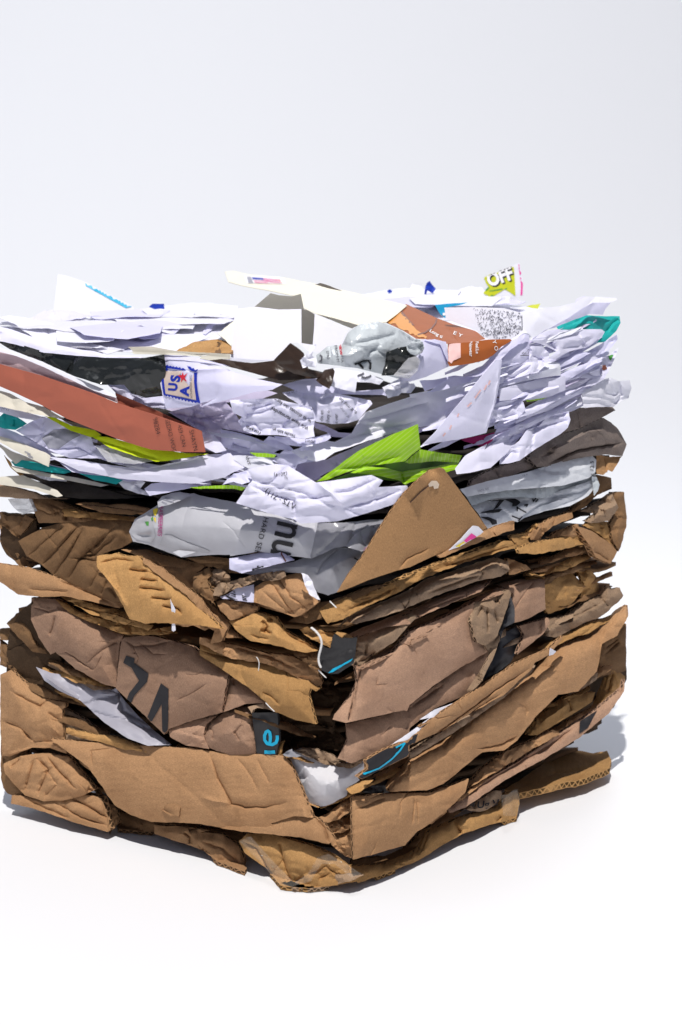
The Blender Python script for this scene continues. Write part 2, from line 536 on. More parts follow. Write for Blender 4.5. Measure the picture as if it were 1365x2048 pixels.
def cardboard(name, col, flute=0.5, stain=0.55, rough=0.88):
    m, nt, out = nodes(name); L = nt.links.new
    tc = N(nt, 'ShaderNodeTexCoord'); oi = N(nt, 'ShaderNodeObjectInfo')
    # fibres, speckle, stains
    fib = noise(nt, mapping(nt, tc.outputs['UV'], (2.2, 0.7, 1)), 1.0, 5, 0.7)
    spk = noise(nt, tc.outputs['Object'], 1050, 5, 0.8)
    big = noise(nt, tc.outputs['Object'], 26, 4, 0.6)
    mid = noise(nt, tc.outputs['Object'], 120, 5, 0.65)
    dark = tuple(c * 0.74 for c in col); lite = tuple(min(1, c * 1.28) for c in col)
    c = mixrgb(nt, ramp(nt, fib, .3, .7), dark, lite)
    c = mixrgb(nt, ramp(nt, spk, .52, .72, 0, .6), c, tuple(min(1, q * 1.75) for q in col))
    c = mixrgb(nt, ramp(nt, mid, .58, .78, 0, .5), c, tuple(q * 0.5 for q in col))
    scf = noise(nt, mapping(nt, tc.outputs['Object'], (60, 60, 240)), 1.0, 6, .75)
    c = mixrgb(nt, ramp(nt, scf, .60, .76, 0, .6), c, tuple(min(1, q * 1.5) for q in col))
    c = mixrgb(nt, ramp(nt, big, .45, .75, 0, stain), c, (col[0] * .62, col[1] * .55, col[2] * .5))
    # flutes telegraphing through the liner
    wv = N(nt, 'ShaderNodeTexWave', wave_type='BANDS', bands_direction='X', i_Scale=0.085, i_Distortion=0.6)
    L(tc.outputs['UV'], wv.inputs['Vector'])
    c = mixrgb(nt, ramp(nt, wv.outputs['Fac'], 0, 1, 0, 0.16 * flute), c, dark)
    hs = N(nt, 'ShaderNodeHueSaturation', i_Saturation=1.02)
    L(ramp(nt, oi.outputs['Random'], 0, 1, .82, 1.14), hs.inputs['Value']); L(c, hs.inputs['Color'])
    b = N(nt, 'ShaderNodeBsdfPrincipled', i_Roughness=rough)
    b.inputs['Specular IOR Level'].default_value = 0.18
    L(hs.outputs[0], b.inputs['Base Color'])
    ad = N(nt, 'ShaderNodeMath', operation='MULTIPLY_ADD'); L(wv.outputs['Fac'], ad.inputs[0]); ad.inputs[1].default_value = .22 * flute; L(mid, ad.inputs[2])
    ad2 = N(nt, 'ShaderNodeMath', operation='MULTIPLY_ADD'); L(spk, ad2.inputs[0]); ad2.inputs[1].default_value = .5; L(ad.outputs[0], ad2.inputs[2])
    bp = N(nt, 'ShaderNodeBump', i_Strength=0.55, i_Distance=0.0011); L(ad2.outputs[0], bp.inputs['Height']); L(bp.outputs[0], b.inputs['Normal'])
    L(b.outputs[0], out.inputs[0]); M[name] = m
    # raw cut edge: two liners with the wavy medium between them
    m2, nt, out = nodes(name + '_edge'); L = nt.links.new
    tc = N(nt, 'ShaderNodeTexCoord'); sx = N(nt, 'ShaderNodeSeparateXYZ'); L(tc.outputs['UV'], sx.inputs[0])
    nz = noise(nt, tc.outputs['Object'], 95, 4)
    ph = N(nt, 'ShaderNodeMath', operation='MULTIPLY_ADD'); L(nz, ph.inputs[0]); ph.inputs[1].default_value = 9.0
    mu = N(nt, 'ShaderNodeMath', operation='MULTIPLY'); L(sx.outputs[0], mu.inputs[0]); mu.inputs[1].default_value = 1.05
    L(mu.outputs[0], ph.inputs[2])
    sn = N(nt, 'ShaderNodeMath', operation='SINE'); L(ph.outputs[0], sn.inputs[0])
    ce = N(nt, 'ShaderNodeMath', operation='MULTIPLY_ADD'); L(sn.outputs[0], ce.inputs[0]); ce.inputs[1].default_value = .34; ce.inputs[2].default_value = .5
    df = N(nt, 'ShaderNodeMath', operation='SUBTRACT'); L(sx.outputs[1], df.inputs[0]); L(ce.outputs[0], df.inputs[1])
    ab = N(nt, 'ShaderNodeMath', operation='ABSOLUTE'); L(df.outputs[0], ab.inputs[0])
    med = ramp(nt, ab.outputs[0], .1, .24)
    vc = N(nt, 'ShaderNodeMath', operation='SUBTRACT'); L(sx.outputs[1], vc.inputs[0]); vc.inputs[1].default_value = .5
    va = N(nt, 'ShaderNodeMath', operation='ABSOLUTE'); L(vc.outputs[0], va.inputs[0])
    lin = ramp(nt, va.outputs[0], .36, .42, 1, 0)
    pat = ramp(nt, noise(nt, tc.outputs['Object'], 45, 2), .28, .42)
    med2 = N(nt, 'ShaderNodeMath', operation='MULTIPLY'); L(med, med2.inputs[0]); L(pat, med2.inputs[1]); med = med2.outputs[0]
    ho = N(nt, 'ShaderNodeMath', operation='MULTIPLY'); L(med, ho.inputs[0]); L(lin, ho.inputs[1])
    c = mixrgb(nt, ho.outputs[0], tuple(min(1, q * 1.12) for q in col), tuple(q * .18 for q in col))
    b = N(nt, 'ShaderNodeBsdfPrincipled', i_Roughness=.95); b.inputs['Specular IOR Level'].default_value = .1
    L(c, b.inputs['Base Color']); L(b.outputs[0], out.inputs[0]); M[name + '_edge'] = m2

def paper(name, col, rough=0.6, trans=0.28, gloss=0.25, mott=0.06, bump=0.25, edge=None, lines=None, card=False):
    m, nt, out = nodes(name); L = nt.links.new
    tc = N(nt, 'ShaderNodeTexCoord'); oi = N(nt, 'ShaderNodeObjectInfo')
    n1 = noise(nt, tc.outputs['Object'], 60, 4); n2 = noise(nt, tc.outputs['Object'], 900, 3, .7)
    c = mixrgb(nt, ramp(nt, n1, .35, .75, 0, mott * 2), col, tuple(q * .8 for q in col))
    c = mixrgb(nt, ramp(nt, n2, .4, .75, 0, mott), c, tuple(q * .7 for q in col))
    if lines:                                    # printed ruling
        wv = N(nt, 'ShaderNodeTexWave', wave_type='BANDS', bands_direction='X', i_Scale=lines[0], i_Distortion=0.0)
        L(tc.outputs['UV'], wv.inputs['Vector'])
        c = mixrgb(nt, ramp(nt, wv.outputs['Fac'], .78, .96), c, lines[1])
    hs = N(nt, 'ShaderNodeHueSaturation'); L(ramp(nt, oi.outputs['Random'], 0, 1, .93, 1.02), hs.inputs['Value']); L(c, hs.inputs['Color'])
    b = N(nt, 'ShaderNodeBsdfPrincipled', i_Roughness=rough); b.inputs['Specular IOR Level'].default_value = gloss
    L(hs.outputs[0], b.inputs['Base Color'])
    bp = N(nt, 'ShaderNodeBump', i_Strength=bump, i_Distance=0.0012)
    n3 = noise(nt, tc.outputs['Object'], 150, 4, .55); L(n3, bp.inputs['Height']); L(bp.outputs[0], b.inputs['Normal'])
    sh = b.outputs[0]
    if trans:
        t = N(nt, 'ShaderNodeBsdfTranslucent'); L(hs.outputs[0], t.inputs[0]); L(bp.outputs[0], t.inputs['Normal'])
        mx = N(nt, 'ShaderNodeMixShader', i_0=trans); L(sh, mx.inputs[1]); L(t.outputs[0], mx.inputs[2]); sh = mx.outputs[0]
    L(sh, out.inputs[0]); M[name] = m
    if not card: PAPERISH.add(name)
    if edge: simple(name + '_edge', edge, .8)

def simple(name, col, rough=0.7, spec=0.25, metallic=0.0):
    m, nt, out = nodes(name)
    tc = N(nt, 'ShaderNodeTexCoord'); n1 = noise(nt, tc.outputs['Object'], 300, 3)
    b = N(nt, 'ShaderNodeBsdfPrincipled', i_Roughness=rough, i_Metallic=metallic); b.inputs['Specular IOR Level'].default_value = spec
    nt.links.new(mixrgb(nt, ramp(nt, n1, .4, .7, 0, .3), col, tuple(q * .75 for q in col)), b.inputs['Base Color'])
    nt.links.new(b.outputs[0], out.inputs[0]); M[name] = m

def plastic(name, col, rough=0.22, alpha=1.0, spec=0.5, bump=.5, trans=0.0):
    m, nt, out = nodes(name); L = nt.links.new
    tc = N(nt, 'ShaderNodeTexCoord')
    n1 = noise(nt, tc.outputs['Object'], 90, 3); n3 = noise(nt, tc.outputs['Object'], 130, 3, .5)
    b = N(nt, 'ShaderNodeBsdfPrincipled', i_Roughness=rough, i_Alpha=alpha); b.inputs['Specular IOR Level'].default_value = spec
    L(mixrgb(nt, ramp(nt, n1, .35, .75, 0, .25), col, tuple(q * .7 for q in col)), b.inputs['Base Color'])
    bp = N(nt, 'ShaderNodeBump', i_Strength=bump, i_Distance=0.002); L(n3, bp.inputs['Height']); L(bp.outputs[0], b.inputs['Normal'])
    sh = b.outputs[0]
    if trans:
        t = N(nt, 'ShaderNodeBsdfTranslucent', i_0=(*col, 1)); mx = N(nt, 'ShaderNodeMixShader', i_0=trans)
        L(sh, mx.inputs[1]); L(t.outputs[0], mx.inputs[2]); sh = mx.outputs[0]
    L(sh, out.inputs[0]); M[name] = m; PAPERISH.add(name)

cardboard('tan', (.38, .218, .112))
cardboard('gold', (.43, .245, .10), flute=.7)
cardboard('purple', (.355, .22, .148), flute=.3)
cardboard('greybrown', (.32, .22, .145), flute=.4)
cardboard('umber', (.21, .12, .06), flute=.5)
cardboard('grey', (.205, .165, .145), flute=.2, rough=.8)
cardboard('kraft', (.37, .21, .10), flute=0, stain=.15)
cardboard('core', (.06, .036, .02), flute=.3)  # cardboard darkened to near black, shade of the gaps put into its colour
cardboard('core_shade', (.03, .025, .023), flute=.3)  # darker still, standing for the black shade between the papers
paper('white', (.84, .83, .965))
paper('bright', (.89, .89, .965), mott=.03, bump=.12)
paper('lav', (.79, .78, .955))
paper('shade', (.66, .61, .78), mott=.08)  # shaded copy of the white paper, shade put into the colour
paper('ivory', (.80, .76, .66), edge=(.75, .70, .6))
paper('cream', (.86, .82, .70), bump=.1, trans=.1)
paper('pinkish', (.72, .55, .58))  # white paper with the red envelope's reflection put into its colour
paper('brick', (.46, .135, .085), trans=.06, bump=.15, mott=.05)
paper('neon', (.66, .80, .01), trans=.15, bump=.15)
paper('green', (.38, .70, .012), rough=.35, gloss=.4, lines=(.13, (.50, .74, .12)), trans=.2, bump=.1)
paper('greenshade', (.06, .14, .02), rough=.4)  # green paper darkened as the shade inside its fold
paper('teal', (.02, .44, .42), rough=.4, trans=.15)
paper('fuchsia', (.42, .01, .13), rough=.5)
paper('orange', (.36, .10, .025), rough=.45, gloss=.22, trans=.05, bump=.1, mott=.25)
paper('lime', (.62, .66, .03), rough=.4, trans=.2, bump=.05)
paper('blue', (.02, .06, .50), rough=.5)
paper('cyanpaper', (.02, .42, .72), rough=.4)
paper('tissue', (.87, .87, .94), mott=.05)
paper('brownglossy', (.035, .02, .013), rough=.3, gloss=.5, trans=0)
paper('blackprint', (.02, .019, .02), rough=.45, gloss=.4, trans=0)
plastic('mailer', (.66, .68, .72), rough=.3, bump=.6)
plastic('silver', (.50, .54, .57), rough=.25, bump=.8)
plastic('wrapwhite', (.56, .56, .60), rough=.42, trans=.15, bump=.2)
plastic('wrapgrey', (.30, .30, .33), rough=.2, trans=.1, bump=.2)
plastic('wrapmid', (.42, .42, .45), rough=.3, bump=.2)
plastic('wrap_shade', (.46, .45, .52), rough=.4, trans=.2, bump=.3)  # white wrap darkened to lavender as painted shade
plastic('clear', (.62, .62, .65), rough=.12, alpha=.45)
plastic('blackbag', (.012, .014, .014), rough=.2, bump=.35)
plastic('tape', (.85, .80, .72), rough=.07, alpha=.045, bump=.5, spec=.9)
plastic('foam', (.80, .79, .82), rough=.95, bump=.5, spec=.05, trans=.2)
simple('ink', (.022, .021, .024), .6)
simple('inkgrey', (.10, .10, .12), .7)
simple('inksoft', (.30, .30, .36), .7)
simple('inkblue', (.012, .03, .36), .5)
simple('inkred', (.55, .02, .04), .5)
simple('inkcyan', (.01, .38, .60), .4)
simple('inkpink', (.72, .05, .30), .5)
simple('inkplum', (.40, .02, .19), .4)
simple('inkyellow', (.80, .62, .05), .5)
simple('inkwhite', (.82, .82, .84), .5)
simple('inkbuff', (.62, .50, .44), .6)
simple('inkpale', (.80, .52, .50), .7)
simple('inkorange', (.66, .28, .05), .35)
simple('inkbrown', (.16, .05, .03), .35)
simple('inkgreen', (.08, .30, .06), .4)
simple('blacktape', (.018, .017, .02), .4, .4)
simple('string', (.72, .70, .68), .8)
simple('glue', (.62, .50, .38), .15, .6)
def flatmat(name, col):
    m, nt, out = nodes(name)
    b = N(nt, 'ShaderNodeBsdfDiffuse', i_Color=(*col, 1)); nt.links.new(b.outputs[0], out.inputs[0]); M[name] = m
flatmat('sweep', (.765, .774, .798))
simple('crease', (.10, .055, .03), .9)
simple('creasepurple', (.09, .05, .035), .9)
WORLD=0.25; KEY=488.0; BACK=106.0; FLOOR_FILL=130.0; KAZ=2; KEL=64; EXPO=0.0
# ------------------------------------------------------------------ setting: white paper sweep, core of the bale
def build_sweep():
    prof = [(-1.2, 0.0), (0.4, 0.0), (1.2, 0.0), (1.7, 0.0), (2.0, 0.0)]
    R = 2.6; cy = 2.0
    for i in range(1, 25):
        a = i / 24 * math.pi / 2
        prof.append((cy + R * math.sin(a), R - R * math.cos(a)))
    prof += [(cy + R, 3.2), (cy + R, 3.8)]
    xs = np.linspace(-3.5, 3.5, 15)
    V = [(x, y, z) for y, z in prof for x in xs]; n = len(xs)
    F = [(r * n + c, r * n + c + 1, (r + 1) * n + c + 1, (r + 1) * n + c) for r in range(len(prof) - 1) for c in range(n - 1)]
    o = mesh_obj('ground', V, F, [M['sweep']])
    o['kind'] = 'structure'
build_sweep()

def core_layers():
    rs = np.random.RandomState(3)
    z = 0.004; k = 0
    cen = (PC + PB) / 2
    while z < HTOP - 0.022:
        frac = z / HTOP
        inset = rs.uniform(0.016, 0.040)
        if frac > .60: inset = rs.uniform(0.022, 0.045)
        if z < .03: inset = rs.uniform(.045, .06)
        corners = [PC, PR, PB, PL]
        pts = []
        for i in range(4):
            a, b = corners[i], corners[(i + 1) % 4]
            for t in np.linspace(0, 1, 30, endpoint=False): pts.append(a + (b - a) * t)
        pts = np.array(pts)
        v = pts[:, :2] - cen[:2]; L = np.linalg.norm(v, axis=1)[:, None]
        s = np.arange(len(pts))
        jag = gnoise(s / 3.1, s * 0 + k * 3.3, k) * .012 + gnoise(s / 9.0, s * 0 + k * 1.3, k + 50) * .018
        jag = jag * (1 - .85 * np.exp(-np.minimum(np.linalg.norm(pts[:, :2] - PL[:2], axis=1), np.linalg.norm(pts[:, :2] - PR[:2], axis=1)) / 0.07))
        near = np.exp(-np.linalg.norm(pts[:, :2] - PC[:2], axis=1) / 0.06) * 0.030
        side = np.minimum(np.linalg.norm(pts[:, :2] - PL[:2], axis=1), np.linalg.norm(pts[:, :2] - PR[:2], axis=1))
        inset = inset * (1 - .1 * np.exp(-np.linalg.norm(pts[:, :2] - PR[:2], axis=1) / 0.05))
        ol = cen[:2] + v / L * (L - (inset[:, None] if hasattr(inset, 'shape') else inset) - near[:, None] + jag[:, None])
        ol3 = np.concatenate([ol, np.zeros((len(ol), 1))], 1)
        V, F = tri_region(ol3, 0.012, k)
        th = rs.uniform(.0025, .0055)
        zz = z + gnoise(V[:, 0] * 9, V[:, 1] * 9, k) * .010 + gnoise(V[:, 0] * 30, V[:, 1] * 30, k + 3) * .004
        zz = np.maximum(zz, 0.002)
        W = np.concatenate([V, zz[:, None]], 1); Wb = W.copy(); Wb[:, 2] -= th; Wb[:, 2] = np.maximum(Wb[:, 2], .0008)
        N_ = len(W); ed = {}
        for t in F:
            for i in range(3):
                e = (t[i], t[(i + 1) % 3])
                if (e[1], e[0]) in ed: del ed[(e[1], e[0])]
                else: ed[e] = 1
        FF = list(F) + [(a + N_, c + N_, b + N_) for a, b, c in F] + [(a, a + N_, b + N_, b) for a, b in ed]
        mt = 'core' if frac < .56 else 'core_shade'
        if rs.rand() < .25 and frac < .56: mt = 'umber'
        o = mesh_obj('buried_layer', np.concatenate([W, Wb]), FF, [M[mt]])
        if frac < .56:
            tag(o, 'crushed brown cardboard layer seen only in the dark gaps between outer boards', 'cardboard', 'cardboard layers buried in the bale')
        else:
            tag(o, 'crushed layer coloured dark as shade in the gaps between the papers', 'paper', 'dark layers buried among the papers')
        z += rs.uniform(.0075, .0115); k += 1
core_layers()
# ------------------------------------------------------------------ lower half: cardboard
CB = 'cardboard'
# --- bottom left
p = piece('long_panel', 'cardboard_sheet', 'long smooth tan board along the bottom left, with a dented right end', CB, 'tan',
  'G 300,588 540,606 740,622 1130,642 H 180,676 380,678 490,688 530,725 600,880 670,1055 560,1045 420,1090 600,1170 250,1135 0,1092 G 1090,1085 900,1080 780,1040 680,980 600,860 520,750 440,690', 9,
  cr=['H 55,670 110,820 190,970 270,990 390,992 520,962;2.2;3', 'H 215,690 300,800 350,900;1;4', 'H 335,700 420,860;1;4', 'H 0,930 100,960 190,972;-1.5;7'], amp=.8, fl=1.5, tuck=3)
piece('long_panel_strip', 'folded_lip', 'tan folded lower lip at the right end of the long smooth bottom left panel', CB, 'tan',
  'H 380,1085 520,1040 668,1052 720,1075 810,1190 765,1212 600,1172 250,1137 60,1105', 12, cr=['H 690,1060 740,1120 770,1205;2;3'], amp=.8, tuck=1.5, parent='long_panel')
piece('torn_liner', 'torn_liner', 'thin torn liner strip peeling diagonally off the long bottom left panel', CB, 'tan',
  'G 470,720 520,692 600,722 680,792 860,882 960,946 1075,955 1062,1052 1000,1040 900,955 760,862 620,802 530,772', 12.5, th=1.2, rag=1.6, amp=1.6, cr=['G 540,745 640,800 800,860 930,980 1040,1045;2.2;3'], parent='long_panel')
piece('fan', 'crumpled_cardboard', 'fan shaped crumpled tan corner with radiating creases at the bottom far left', CB, 'tan',
  'G 22,735 120,690 250,672 410,695 470,770 570,885 505,918 385,952 260,957 150,922 80,852 30,785', 11, bulge=6,
  cr=['G 205,700 180,790 150,890;2.5;4', 'G 215,700 290,770 220,930;2.4;4', 'G 280,690 360,790 460,890;2.8;3', 'G 225,690 340,860 245,945;1.6;4', 'G 130,700 60,760;2;4', 'G 520,880 560,900;2;3'], amp=1.4)
piece('fan_strips', 'crumpled_cardboard', 'layered tan strips with raw dark edge beneath the fan shaped crumpled corner', CB, 'tan',
  'G 70,922 150,930 260,960 400,945 500,915 600,940 640,1050 655,1130 640,1140 420,1075 200,1000 66,972', 10,
  cr=['G 430,940 560,1010 650,1060;3;3', 'G 330,965 480,1050 640,1100;2.4;3', 'G 160,945 240,985 420,1060;2;3'], th=6)
piece('fan_edge', 'cardboard_strip', 'crushed dark corrugated end between the fan shaped corner and the long panel', CB, 'umber',
  'G 470,760 560,880 640,960 690,1000 712,1080 650,1140 640,1050 600,940 500,820', 4, amp=2.6, wl=8, rag=2)
piece('round_side', 'cardboard_sheet', 'rounded tan box side with a torn notch, above the fan shaped corner', CB, 'tan',
  'G 4,205 65,178 150,255 260,345 390,372 392,400 368,412 372,500 380,592 300,592 425,665 436,690 300,640 190,640 60,690 12,690 2,450', 7, bulge=7,
  cr=['G 60,300 150,350 240,395 300,345;2;3', 'G 20,480 120,520 200,590;2.4;4', 'G 280,430 370,480;1.6;3', 'G 10,690 190,640 310,640;-2;6', 'G 140,540 200,600 320,600;1.8;4'])
piece('left_under', 'cardboard_strip', 'dark brown torn edge showing at the far lower left below the rounded box side', CB, 'umber',
  'G 4,500 60,560 160,640 200,760 180,900 130,940 50,915 20,880 8,820', 0, amp=2, rag=1.5)
piece('mouldy_flap', 'cardboard_strip', 'short grey brown mould stained flap tucked behind the rounded box side', CB, 'greybrown',
  'G 382,405 500,470 620,560 725,618 600,612 388,592', -7, rag=1.2)
piece('white_wedge', 'plastic_wrap', 'crumpled white plastic wedge squeezed between the lettered panel and the long bottom panel', 'plastic', 'wrap_shade',
  'G 215,160 300,195 420,215 560,295 690,288 740,360 830,460 930,550 1020,622 880,628 760,585 620,490 480,360 350,300 265,240', -8, amp=2.6, wl=20, an=.7, cr=['G 260,210 350,280 470,350;-3;5', 'G 700,290 730,420 880,500;2.4;5'])
# --- lettered panel
p = piece('lettered_left', 'cardboard_sheet', 'purplish brown creased board left of the dark crack beside the black printed letters', CB, 'purple',
  'D 188,935 340,945 470,1030 640,1125 735,1160 G 712,20 700,120 688,282 600,255 450,170 330,70 D 300,1275 230,1170 185,1065', 4, bulge=7,
  cr=['D 330,1040 310,1130 290,1160;2.6;4', 'D 200,990 290,1020 340,1000;2;4', 'D 500,1330 620,1240 720,1180;1.5;3', 'G 380,60 470,120 560,180;2;3'], an=.6)
strokes(p, 'G 712,55 700,150 684,268', 5, 'ink', 'crack_shade')  # dark stroke painted along the crack between the boards as its shade
p = piece('lettered', 'cardboard_sheet', 'purplish brown cardboard panel printed with large black letters on the left side', CB, 'purple',
  'G 722,0 D 740,1172 880,1160 1010,1187 G 1150,45 1250,125 1365,200 H 165,206 130,430 0,466 G 1180,467 1000,527 975,562 780,372 690,288 706,120', 6, bulge=6,
  cr=['D 740,1190 800,1225 940,1215 1020,1188;2;3', 'D 800,1260 G 800,80;1.2;3'], amp=.9)
decal(p, 'G 735,135 752,93 802,110 798,135 885,200 876,248 800,330 782,372 757,350 770,315 828,240 785,165|G 958,256 1004,290 1001,470 996,560 966,540 964,480 962,380 905,482 870,476', 'ink', 'printed_letters', .35)
p = piece('lettered_fold', 'cardboard_sheet', 'dark purplish folded continuation right of the letter printed panel', CB, 'purple',
  'H 0,468 132,432 168,208 200,215 330,308 392,372 270,382 100,442 60,482 20,500', 2, bulge=5, cr=['H 200,225 205,270;2;3'])
piece('tube_left', 'cardboard_strip', 'short bent purplish strip leading into the crumpled tube below the black letters', CB, 'purple',
  'G 1000,528 1180,468 1280,452 1225,500 1208,565 1240,645 1100,625 1010,575', 7, bulge=5)
piece('tube', 'cardboard_tube', 'flattened purplish cardboard tube with an open black end below the folded panel', CB, 'purple',
  'H 72,478 160,420 240,398 292,396 312,432 328,560 336,660 330,676 180,682 60,642 20,582 22,528', 11, bulge=9, bl=30,
  cr=['H 60,510 80,550 75,600;2;3', 'H 200,540 240,600;1.4;3', 'H 250,500 200,560;1.2;3'], tuck=7)
piece('tube_lip', 'curled_lip', 'curled upper lip of the open end of the flattened cardboard tube', CB, 'greybrown',
  'H 285,398 380,376 420,385 455,432 400,408 340,402 318,414 308,435', 9, th=2.2, amp=.8, parent='tube')
p = piece('black_inner', 'printed_cardboard', 'black printed board with cyan letters inside the open end of the cardboard tube', CB, 'blackprint',
  'H 308,432 460,430 468,520 472,600 450,688 338,672', 2, amp=.5, bulge=0, tuck=0, th=2)
strokes(p, 'V 735,640 738,760 715,830 640,870 540,850 492,780 490,690 520,620 555,600 590,630 605,720 600,800 585,850', 6.2, 'inkcyan')
strokes(p, 'V 485,1010 600,1018 740,1005', 7, 'inkcyan')
piece('tan_splinter', 'cardboard_scrap', 'tiny tan splinter standing beside the cyan letters on black board', CB, 'gold',
  'V 720,870 800,815 870,790 830,900 800,1090 750,1080', 2, th=1, g=3, amp=.6)
# --- the strips above the lettered panel
piece('strip_long', 'cardboard_strip', 'long golden tan strip with an open double edge pointing at the dark centre cavity', CB, 'gold',
  'H 0,20 100,72 200,108 350,128 540,190 640,246 712,285 690,305 655,285 642,330 665,420 688,500 560,472 440,422 385,362 300,292 170,200 0,90', 11, bulge=5,
  cr=['H 370,310 420,330 480,390;2;3', 'H 0,60 90,85 200,110;1.6;4'], fl=.5)
piece('strip_above', 'cardboard_strip', 'rough brown strip lying directly above the long golden tan strip', CB, 'tan',
  'E 0,1170 130,1200 300,1240 480,1290 H 400,75 560,100 690,175 722,250 700,292 560,212 400,142 200,112 90,72 0,20', 3, rag=1.6, amp=2, wl=14, cr=['H 200,40 400,95 600,180;2.6;4'])
piece('hole_flakes', 'crumpled_cardboard', 'dark crumpled flakes at the right end of the rough brown strip, by the white string', CB, 'umber',
  'E 560,1240 650,1230 720,1270 720,1350 H 720,150 700,200 640,150 560,90', 6, amp=3, wl=9, rag=2)
# --- left middle
piece('fan_board', 'crumpled_cardboard', 'large brown corrugated board with diagonal fan creases on the left side', CB, 'umber',
  'D 108,600 250,522 400,482 640,462 780,470 792,600 725,640 640,665 580,690 572,745 640,800 690,880 742,992 600,932 420,852 320,802 250,742 160,690', 5, bulge=6,
  cr=['D 250,745 370,620 480,500;3.4;4', 'D 320,802 420,660 500,520;3;4', 'D 170,690 270,600 400,490;2.2;4', 'D 400,830 470,720 640,560;2.6;4', 'D 430,690 560,720 640,700;1.8;4', 'D 530,880 600,760;1.6;4',
      'D 480,690 560,680 700,560;2.6;4', 'D 560,640 700,500;2;4', 'D 600,920 640,830;1.4;3'], an=-.8)
piece('dark_tube', 'crumpled_cardboard', 'rolled dark brown cardboard fold just above the fan creased board on the left', CB, 'umber',
  'D 172,342 300,347 450,402 600,470 520,492 380,490 230,492 205,425', 0, bulge=7, cr=['D 390,400 395,480;2.5;4', 'D 210,400 300,440 380,420;2;4', 'D 250,360 420,430 540,470;2;5'], amp=2)
for k, (key, poly, dd, lab) in enumerate([
  ('edge_a', 'D 0,430 130,442 205,470 150,530 115,585 60,540 0,500', -6, 'topmost dark crumpled end at the left edge beside the fan creased board'),
  ('edge_b', 'D 0,495 70,545 108,592 118,640 60,630 0,600', -9, 'middle dark crumpled end at the left edge beside the fan creased board'),
  ('edge_c', 'D 0,600 110,640 170,690 252,742 170,752 110,742 40,680', -4, 'lowest dark crumpled end at the left edge, above the long tan tongue')]):
    piece(key, 'crumpled_cardboard', lab, CB, 'umber', poly, dd, amp=2.6, wl=13, rag=2, bulge=5, an=.6)
piece('tongue', 'cardboard_strip', 'long smooth tan tongue running right from the left edge below the fan creased board', CB, 'tan',
  'D -30,730 150,757 330,812 460,872 620,932 722,972 712,1000 560,962 380,927 250,932 110,917 -30,820', 6, cr=['D 160,880 260,890 420,900;1.5;3', 'D 340,830 560,920 700,985;2.2;4'], fl=.4)
p = piece('torn_gold', 'torn_cardboard', 'torn golden corrugated sheet with ripped open slits on the left side', CB, 'gold',
  'D 577,690 690,672 740,690 830,690 850,722 960,812 1100,912 1250,1062 1320,1122 1200,1102 1000,1087 850,1087 770,1062 740,1002 660,852 575,752', 15, rag=1.5, amp=1.1,
  cr=['D 765,772 880,780;3.2;3', 'D 830,828 940,835;3.2;3', 'D 825,875 985,895;3.2;3', 'D 895,938 1020,945;3.2;3', 'D 960,985 1060,1000 1080,1040;3.4;3', 'D 590,730 700,705 800,720;2.4;3', 'D 600,800 700,900 760,1010;-2;6'], g=3.6)
piece('torn_gold_ply', 'inner_ply', 'pale inner ply curling along the upper edge of the torn golden sheet', CB, 'tan',
  'D 850,700 960,760 1060,840 1180,930 1300,1090 1320,1122 1250,1070 1100,915 960,815 850,730', 17, th=1.6, rag=1.6, amp=1.6, parent='torn_gold')
piece('shard', 'paper_shard', 'thin white paper shard standing upright against the torn golden cardboard', 'paper', 'bright',
  'D 1012,945 1042,1010 1036,1060 1043,1130 1030,1137 1020,1130 1022,1040', 20, amp=.4, tuck=0, rag=.3, g=3)
for key, poly, dd, lab in [
  ('ply_a', 'D 360,930 470,945 580,985 740,1022 772,1062 700,1040 560,1010 440,975', 4, 'upper rough golden ply peeking under the torn golden sheet'),
  ('ply_b', 'D 440,980 560,1010 700,1042 800,1075 905,1100 880,1130 720,1090 560,1040', 2, 'middle rough golden ply peeking under the torn golden sheet'),
  ('ply_c', 'D 330,945 450,1010 560,1050 720,1095 900,1125 1010,1110 1050,1150 880,1160 720,1150 560,1090 420,1030', 0, 'lowest rough golden ply lying on the purplish panel')]:
    piece(key, 'cardboard_strip', lab, CB, 'gold', poly, dd, amp=2.4, wl=11, rag=1.8, th=1.8)
piece('smooth_fold', 'cardboard_sheet', 'smooth brown fold rising behind the torn golden sheet, below the clear plastic tray', CB, 'tan',
  'D 720,650 860,655 1000,690 1232,745 1162,792 1145,885 1052,872 950,792 860,702', 5, bulge=7, cr=['D 900,690 960,750 1100,760;1.5;5'])
piece('fold_right', 'cardboard_strip', 'dark tan fold running down right of the torn golden sheet', CB, 'tan',
  'D 1150,875 1240,960 1365,1085 E 130,1195 60,1210 D 1290,1090 1200,1000', 11, bulge=5, cr=['D 1180,920 1300,1050;2;4'])
piece('roll_rim', 'cardboard_tube', 'broken cardboard rim around the crumpled paper ball near the centre', CB, 'umber',
  'D 1145,890 1150,800 1240,755 1262,795 1232,830 1240,880 1292,935 1265,962 1200,925', 10, bulge=4, amp=2, wl=10, rag=1.6)
piece('roll_rim_top', 'cardboard_strip', 'dark tan strip behind the crumpled paper ball, under the white rolled label', CB, 'umber',
  'D 1100,700 1250,690 1365,705 E 200,700 260,790 150,790 80,750 D 1240,755', 2, bulge=3, amp=1.6)
piece('ball', 'crumpled_cardboard', 'small crumpled ball of pale brown paper stuck in the broken cardboard rim', CB, 'greybrown',
  'E 28,790 60,765 130,765 178,812 175,850 100,862 40,845', 10, amp=3.4, wl=8, nf=9, bulge=10, g=3, th=1)
